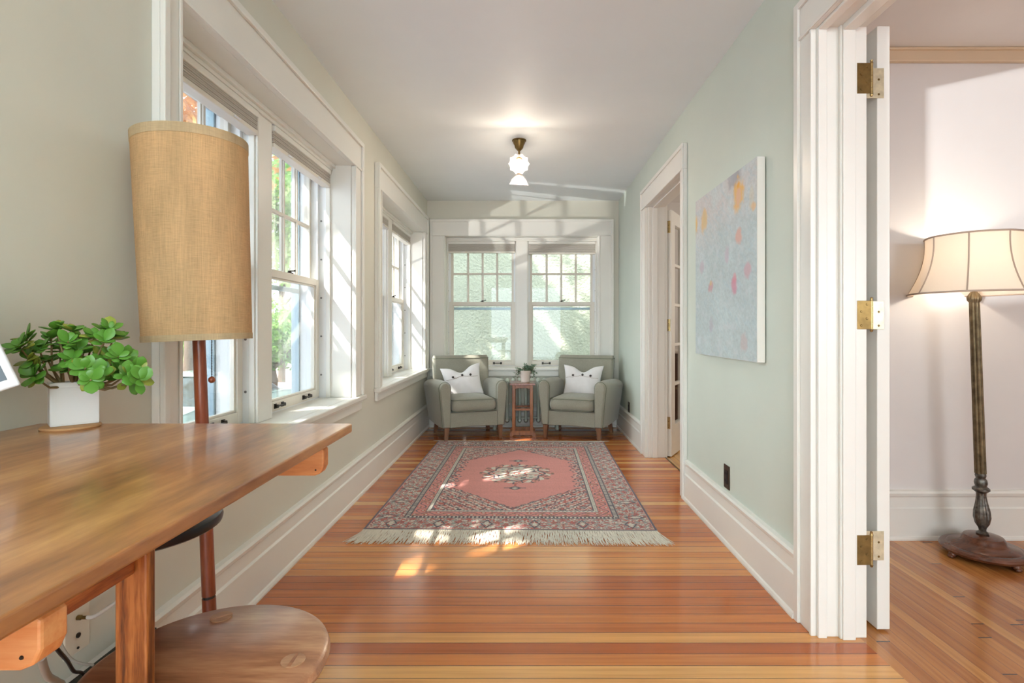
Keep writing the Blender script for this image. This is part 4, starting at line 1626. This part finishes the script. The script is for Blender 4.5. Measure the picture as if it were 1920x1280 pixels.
for zz in (zb_ + .03, zt_ - .03):
    for a in range(3):
        an = a * 2 * PI / 3 + .4
        m.tube([(LX(zz), 0, zz), (LX(zz) + .128 * math.cos(an), .128 * math.sin(an), zz)], .0015, 6)
m.tube([(LX(z), 0, z) for z in (1.1, zt_ - .03)], .004, 8)
m.build('shade_frame', 'brass_dark', lt)
m = M()
cx, cy = .052, -.03
for k in range(24):
    z = 1.04 - .0042 * k
    m.sphere((LX(1.04) + cx, cy, z), .0021, 6, 4)
ch = m.build('pull_chain', 'iron', lt, smooth=60)
M().sphere((LX(1.04) + cx, cy, .934), .0088, 18, 12).build('chain_ball', 'lamp_pole', ch, smooth=60)

# ------------------------------------------------------------------ jade plant on the desk
JX, JY = -.965, 1.150
t = thing('jade_plant', 'bushy green succulent in a square white pot on the desk', 'plant', (JX, JY, DT), 0)
PR = Matrix.Rotation(math.radians(46), 4, 'Z')
M().lathe([(0, 0), (.050, 0), (.052, .003), (.050, .006), (0, .006)], 36, (.006, -.014, 0)).build('cork_mat', 'cork', t, smooth=40)
m = M()
pw, pd, ph = .0405, .022, .097
for (a, b, c_, d_) in ((-pw, pw, -pd, -pd + .004), (-pw, pw, pd - .004, pd), (-pw, -pw + .004, -pd + .004, pd - .004), (pw - .004, pw, -pd + .004, pd - .004)):
    m.box(a, b, c_, d_, .008, ph)
m.box(-pw, pw, -pd, pd, .006, .010)
m.xform(PR).build('pot', 'ceramic', t, bevel=.002)
M().box(-pw - .0008, pw + .0008, -pd - .0008, -pd + .001, ph - .012, ph - .001).xform(PR).build('pot_rim', 'ceramic', t, bevel=.001)
M().box(-pw + .004, pw - .004, -pd + .004, pd - .004, .07, ph - .008).xform(PR).build('soil', 'soil', t)


def jp(px, py, y):
    return ((px - VX) / F * y - JX, y - JY, CAMH - (py - VY) / F * y - DT)


cl_ = [jp(*q) for q in ((34, 648, 1.05), (52, 672, 1.07), (48, 632, 1.08), (74, 655, 1.10), (70, 690, 1.08), (88, 672, 1.12), (60, 704, 1.06), (96, 632, 1.12),
                        (112, 648, 1.14), (104, 615, 1.12), (134, 618, 1.12), (128, 640, 1.08), (150, 632, 1.15), (146, 655, 1.10), (134, 672, 1.08), (160, 652, 1.14), (178, 628, 1.13),
                        (118, 690, 1.12), (160, 690, 1.06), (170, 712, 1.04), (184, 700, 1.07), (188, 668, 1.12), (196, 640, 1.10), (204, 615, 1.12), (214, 634, 1.14), (206, 665, 1.12),
                        (222, 668, 1.10), (226, 690, 1.12), (240, 700, 1.08), (236, 672, 1.13), (256, 692, 1.11), (262, 712, 1.08), (246, 716, 1.12), (196, 700, 1.11), (176, 690, 1.14))]
rnd = random.Random(11)
mg, my, ms = M(), M(), M()
roots = [Vector((-.012, -.012, .085)), Vector((.0, .0, .085)), Vector((.018, .016, .085))]
for ci, c in enumerate(cl_):
    c = Vector(c)
    r0 = roots[0] if c.x < -.02 else (roots[1] if c.x < .06 else roots[2])
    mid = r0.lerp(c, .5) + Vector((rnd.uniform(-.01, .01), rnd.uniform(-.01, .01), -.012))
    pts = [r0, r0.lerp(mid, .6), mid, mid.lerp(c, .6), c]
    ms.tube(pts, [.0036, .003, .0022, .0018, .0015], 7)
    d = (c - r0).normalized()
    nl = rnd.randint(8, 11)
    for q in range(nl):
        a = q * 2.4 + rnd.uniform(-.3, .3)
        lv = rnd.uniform(-.3, .7)
        o1 = d.orthogonal().normalized()
        o2 = d.cross(o1)
        dd = (o1 * math.cos(a) + o2 * math.sin(a)) + d * lv + Vector((0, 0, .15))
        b = c - d * (.012 * (1 - lv)) * rnd.random()
        Lf = rnd.uniform(.020, .032)
        leaf(my if rnd.random() < .13 else mg, b, dd, d + Vector((0, 0, .5)), Lf, Lf * rnd.uniform(.62, .8), .0045, rnd.uniform(.05, .25), 7)
mg.build('leaves', 'leaf', t, smooth=70)
my.build('yellowing_leaves', 'leaf_y', t, smooth=70)
ms.build('branches', 'stem', t, smooth=60)

# ------------------------------------------------------------------ white screen, only its corner in the frame
t = thing('computer_monitor', 'white framed screen cut off by the left edge above the desk', 'monitor', (-.97, .86, DT), 0)
A = Vector((-.887 + .97, .945 - .86, .970 - DT))     # lower right corner
ux = Vector((-.75, -.45, -.33)).normalized()         # along the bottom, to the left
uz = Vector((-.27, -.12, .92)).normalized()
uz = (uz - ux * uz.dot(ux)).normalized()
nn = ux.cross(uz)
if nn.y > 0:
    nn = -nn
Wm, Hm = .13, .20


def slab(a0, a1, b0, b1, n0, n1):
    return [[A + ux * a + uz * b + nn * n_ for a, b in ((a0, b0), (a1, b0), (a1, b1), (a0, b1))] for n_ in (n0, n1)]


M().loft(slab(0, Wm, 0, Hm, -.010, 0)).build('monitor_housing', 'white_plastic', t, bevel=.004, seg=3)
M().loft(slab(.012, Wm - .012, .016, Hm - .012, .0, .0008)).build('screen', 'screen', t)
mid = A + ux * (Wm / 2) + uz * .04 - nn * .012
M().tube([mid, Vector((mid.x - .01, mid.y, .03)), Vector((mid.x - .01, mid.y, .005))], .008, 10).build('stand', 'white_plastic', t, smooth=40)
M().lathe([(0, 0), (.05, 0), (.05, .005), (0, .008)], 24, (mid.x - .01, mid.y, 0)).build('stand_base', 'white_plastic', t, smooth=40)

# ------------------------------------------------------------------ antique floor lamp in the next room
al = thing('antique_floor_lamp', 'lit antique bronze floor lamp with a bell shade in the next room', 'floor lamp', (2.145, 2.525, 0), 0)
BX = lambda z: -.045 * z / 1.25
M().lathe([(0, .018), (.150, .018), (.166, .026), (.170, .036), (.164, .046), (.150, .052), (.140, .052), (.130, .060), (.095, .066), (.086, .074), (.082, .088), (.074, .098), (.055, .102), (.03, .106), (0, .106)], 56).build('base', 'lamp_base', al, smooth=35)
for k in range(4):
    a = math.radians(45 + 90 * k - 40)
    c_ = Vector((.155 * math.cos(a), .155 * math.sin(a), 0))
    m = M().sphere(c_ + Vector((0, 0, .018)), .017, 12, 8, (1, 1, .95))
    for q in (-1, 0, 1):
        dd = Vector((math.cos(a + q * .5), math.sin(a + q * .5), 0))
        m.sphere(c_ + dd * .014 + Vector((0, 0, .009)), .0075, 8, 6)
    m.build('claw_foot', 'lamp_base', al, smooth=60)
fl = lambda n_: (lambda a, r, z: 1 + .07 * math.cos(n_ * a))
sh_m = Matrix(((1, 0, -.036), (0, 1, 0), (0, 0, 1)))
M().lathe([(0, .104), (.022, .104), (.026, .112), (.014, .122), (.016, .135), (.026, .155), (.032, .185), (.030, .215), (.022, .255), (.018, .285), (.020, .300), (.034, .312), (.034, .320), (.022, .330), (.026, .345), (.024, .360), (.018, .368), (.022, .38), (.020, .392), (0, .392)],
           48, (0, 0, 0), sh_m, lambda a, r, z: 1 + (.06 * math.cos(10 * a) if .14 < z < .29 else 0)).build('ornamental_knop', 'pewter', al, smooth=40)
M().lathe([(0, .388), (.0215, .39), (.0205, .8), (.0195, 1.185), (.019, 1.19), (.026, 1.20), (.027, 1.215), (.022, 1.225), (.012, 1.24), (0, 1.24)], 60, (0, 0, 0), sh_m, fl(12)).build('fluted_column', 'bronze', al, smooth=50)
LAX, LAZ = -.044, 1.24
m = M().tube([(LAX, 0, 1.235), (LAX, 0, 1.31)], .006, 8)
m.build('socket', 'brass_dark', al)
M().sphere((LAX, 0, 1.36), .03, 14, 10, (1, 1, 1.25)).build('bulb', 'bulb', al, smooth=60)
# bell shade made of eight panels
rings = []
bot, top = 1.232, 1.498
NA = 96
prof = []
for k in range(13):
    u = k / 12
    r = .188 + (.258 - .188) * ((1 - u) ** 1.9) + .006 * math.sin(PI * u) * -1
    prof.append((r, bot + (top - bot) * u))
prof2 = prof + [(r - .002, z) for r, z in reversed(prof)]
scal = lambda a: 1 + .018 * math.cos(8 * a) * 0 - .02 * abs(math.sin(4 * a))
rings = [[(LAX + r * scal(2 * PI * k / NA) * math.cos(2 * PI * k / NA), r * scal(2 * PI * k / NA) * math.sin(2 * PI * k / NA), z) for k in range(NA)] for r, z in prof2]
sh = M().loft(rings, closed=True).build('lamp_shade', 'silk', al, smooth=50)
for k in range(8):
    a = 2 * PI * k / 8
    M().tube([(LAX + (r + .001) * math.cos(a), (r + .001) * math.sin(a), z) for r, z in prof], .0032, 6).build('shade_rib', 'shade_trim', sh, smooth=50)
for (r, z) in (prof[0], prof[-1]):
    M().tube([(LAX + (r + .0015) * scal(2 * PI * k / NA) * math.cos(2 * PI * k / NA), (r + .0015) * scal(2 * PI * k / NA) * math.sin(2 * PI * k / NA), z) for k in range(NA)], .0045, 6, closed=True).build('shade_braid', 'shade_trim', sh, smooth=50)
m = M()
for k in range(4):
    a = PI / 2 * k + .3
    m.tube([(LAX, 0, 1.47), (LAX + .182 * math.cos(a), .182 * math.sin(a), 1.492)], .0015, 6)
m.tube([(LAX + .0, .04, 1.30), (LAX, .045, 1.40), (LAX, 0, 1.47)], .0015, 6).tube([(LAX, -.04, 1.30), (LAX, -.045, 1.40), (LAX, 0, 1.47)], .0015, 6)
m.tube([(LAX, -.04, 1.30), (LAX, .04, 1.30)], .0015, 6).lathe([(0, 1.47), (.008, 1.475), (.006, 1.49), (.010, 1.50), (0, 1.512)], 12, (LAX, 0, 0))
m.build('shade_frame', 'brass_dark', sh)
light('next_room_lamp_light', 'POINT', (2.145 + LAX, 2.525, 1.385), 7, (1.0, .88, .74), shadow_soft_size=.035)

# ------------------------------------------------------------------ far room, seen only through the gap of door_2
t = thing('dark_cabinet', 'dark brown cabinet glimpsed in the far room through the half open door', 'cabinet', (1.95, 5.55, 0), 0)
M().box(-.55, .65, -.2, .25, .03, .82).build('cabinet_body', 'cabinet_dark', t, bevel=.004)
for sx in (-.54, .06):
    dr = M().box(sx, sx + .58, -.222, -.2, .06, .78).build('door', 'cabinet_dark', t, bevel=.004)
    M().sphere((sx + (.52 if sx < 0 else .06), -.232, .45), .014, 12, 8).build('knob', 'brass', dr, smooth=60)
M().box(-.57, .67, -.24, .26, .82, .85).build('cabinet_top', 'ceramic_matt', t, bevel=.004)
M().box(-.53, .63, -.17, .24, 0, .03).build('plinth', 'cabinet_dark', t)

# ------------------------------------------------------------------ outdoors
GZ = -1.2
o = M().box(-70, 30, -30, 90, GZ - .2, GZ).build('ground', 'shaded_road')
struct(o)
struct(M().box(-60, 20, 21, 34, GZ, GZ + .02).build('street', 'concrete'))
struct(M().box(-70, 20, 34, 80, GZ, GZ + .04).build('lawn', 'grass'))
# neighbour's house beyond the end window
t = thing('neighbour_house', 'sage green stucco wall of the house next door filling the end window', 'house', (1.4, 7.95, GZ), 0)
M().box(-3.6, 4, 0, .3, 0, 6.2).build('stucco_wall', 'stucco_green', t)
M().box(-3.9, 4.3, -.35, 3, 6.2, 6.35).build('roof_eave', 'trim', t)


def leaves(n, clumps, size, sig, seed, holes=0.0):
    rs = np.random.RandomState(seed)
    cidx = rs.randint(0, len(clumps), n)
    c = np.array(clumps)[cidx] + rs.normal(0, 1, (n, 3)) * sig
    a = rs.normal(0, 1, (n, 3))
    a /= np.linalg.norm(a, axis=1)[:, None]
    b = rs.normal(0, 1, (n, 3))
    b -= a * (a * b).sum(1)[:, None]
    b /= np.linalg.norm(b, axis=1)[:, None]
    sz = size * rs.uniform(.6, 1.2, n)[:, None]
    v = np.stack([c - a * sz, c + b * sz * .5, c + a * sz, c - b * sz * .5], 1).reshape(-1, 3)
    m = M()
    m.v = [tuple(p) for p in v]
    m.f = [(4 * i, 4 * i + 1, 4 * i + 2, 4 * i + 3) for i in range(n)]
    return m


def sun_plane(p, z=5.8):
    t_ = (z - p[2]) / -SUN[2]
    return (p[0] - t_ * SUN[0], p[1] - t_ * SUN[1])


# openings in the street tree's crown through which the sun reaches the room
GAPS = []
for z in np.linspace(.75, 1.75, 9):
    GAPS.append((sun_plane((-1.12, 3.29, z)), .13))
    GAPS.append((sun_plane((-1.12, 5.575, z - .05)), .13))
for p, r in (((-.48, 2.78, 0), .13), ((-.20, 2.68, 0), .12), ((-.02, 2.62, 0), .10), ((-.52, 2.40, 0), .09), ((-.10, 2.86, 0), .08), ((-.62, 4.98, 0), .07),
             ((-.55, 5.72, .72), .10), ((-.12, 5.1, 0), .09), ((0.02, 5.16, 0), .09), ((-.62, 3.2, 0), .05), ((-.36, 3.24, 0), .04), ((-.8, 5.35, .5), .06), ((-.62, 5.12, .33), .04),
             ((-.3, 2.9, 0), .06), ((.35, 7.95, 1.9), .16), ((.62, 7.95, 1.6), .14), ((.20, 7.95, 1.3), .12), ((.45, 7.95, .95), .12), ((-.1, 7.95, 2.1), .10)):
    GAPS.append((sun_plane(p), r))


def tree(name, label, base, h, r, seed, mat, n=9000, size=.07, crown=None, ncl=60, sig=.28, cat='tree', gaps=None, long=1.0):
    rs = random.Random(seed)
    t = thing(name, label, cat, base, 0)
    cz = h
    cl_ = []
    for k in range(ncl):
        while True:
            p = Vector((rs.uniform(-1, 1), rs.uniform(-1, 1), rs.uniform(-1, 1)))
            if p.length < 1:
                break
        cl_.append((p.x * r, p.y * r * long, cz + p.z * r * .8))
    m = M()
    m.tube([(0, 0, 0), (.05, .02, h * .3), (-.04, .05, h * .6), (0, 0, h)], [.16, .13, .10, .04], 10)
    for q in cl_[::4]:
        z = h * rs.uniform(.45, .75)
        m.tube([(0, 0, z), (q[0] * .5, q[1] * .5, (z + q[2]) / 2 - .1), q], [.05, .03, .012], 6)
    m.build('trunk', 'bark', t, smooth=60)
    f = leaves(n, cl_, size, sig, seed)
    if gaps:
        keep = []
        for k in range(n):
            c = np.mean(np.array(f.v[4 * k:4 * k + 4]), 0) + np.array(base)
            q = sun_plane(c)
            if all((q[0] - g[0]) ** 2 + (q[1] - g[1]) ** 2 > r_ * r_ for g, r_ in gaps):
                keep.append(k)
        f.v = [f.v[4 * k + j] for k in keep for j in range(4)]
        f.f = [(4 * i, 4 * i + 1, 4 * i + 2, 4 * i + 3) for i in range(len(keep))]
    me = f.build('foliage', mat, t)
    return t


tree('street_tree', 'leafy tree outside the left windows throwing dappled shade indoors', (-4.4, 2.5, GZ), 7.2, 1.9, 4, 'tree_leaf', 42000, .078, ncl=220, sig=.30, gaps=GAPS, long=2.6)
tree('street_tree', 'autumn tinted tree seen through the nearest left window above the lamp', (-7.9, 12.6, GZ), 7.1, 2.0, 9, 'autumn_leaf', 9000, .09, ncl=60, sig=.35)
tree('street_tree', 'green tree seen through the far half of the big left window', (-10.2, 22.5, GZ), 6.5, 3.0, 15, 'hedge_leaf', 9000, .14, ncl=60, sig=.4)
tree('shrub', 'bright green shrub seen through the lower half of the big left window', (-8.2, 17.4, GZ), 1.9, 1.2, 21, 'hedge_leaf', 5000, .09, ncl=40, sig=.25, cat='shrub')
tree('shrub', 'wide flowering hedge far behind the street', (-27, 45, GZ), 1.8, 3.2, 22, 'tree_leaf', 6000, .2, ncl=60, sig=.5, cat='shrub')

# parked car
cr = thing('parked_car', 'pale green car with dark glass parked outside, seen under the burlap shade', 'car', (-6.15, 10.2, GZ), math.radians(-8))
pr = [(-2.1, .32), (-2.12, .62), (-2.0, .80), (-1.1, .93), (-.95, .95), (1.35, .98), (2.0, .92), (2.1, .7), (2.1, .32)]
rings = []
for x, ins in ((-.82, .05), (-.86, .0), (-.80, 0), (.80, 0), (.86, 0), (.82, .05)):
    rings.append([(x * (1 if abs(x) > .85 else 1), y * (1 - ins * .3), .32 + (z - .32) * (1 - ins)) for y, z in pr])
M().loft(rings).build('body', 'car', cr, bevel=.04, smooth=40, seg=3)
pr = [(-1.05, .92), (-.35, 1.38), (.75, 1.40), (1.45, .95)]
rings = [[(x * (1 if z < 1 else .82), y, z) for y, z in pr] for x in (-.76, .76)]
M().loft(rings).build('cabin_glass', 'car_glass', cr, bevel=.03, smooth=40)
rings = [[(x, -.38, 1.385), (x, .78, 1.395), (x, .70, 1.43), (x, -.28, 1.42)] for x in (-.60, .60)]
M().loft(rings).build('roof', 'car', cr, bevel=.02, smooth=40)
for sx in (-1, 1):
    M().tube([(sx * .745, -1.04, .94), (sx * .625, -.36, 1.39)], .022, 8).build('windscreen_pillar', 'car', cr, smooth=50)
    for y in (-1.3, 1.35):
        m = M().lathe([(0, -.09), (.24, -.09), (.31, -.07), (.32, 0), (.31, .07), (.24, .09), (0, .09)], 28, (sx * .80, y, .32), Matrix.Rotation(PI / 2, 3, 'Y'))
        wh = m.build('wheel', 'tyre', cr, smooth=40)
        M().lathe([(0, -.10), (.19, -.10), (.19, .10), (0, .10)], 24, (sx * .80, y, .32), Matrix.Rotation(PI / 2, 3, 'Y')).build('hub_cap', 'screw', wh, smooth=40)
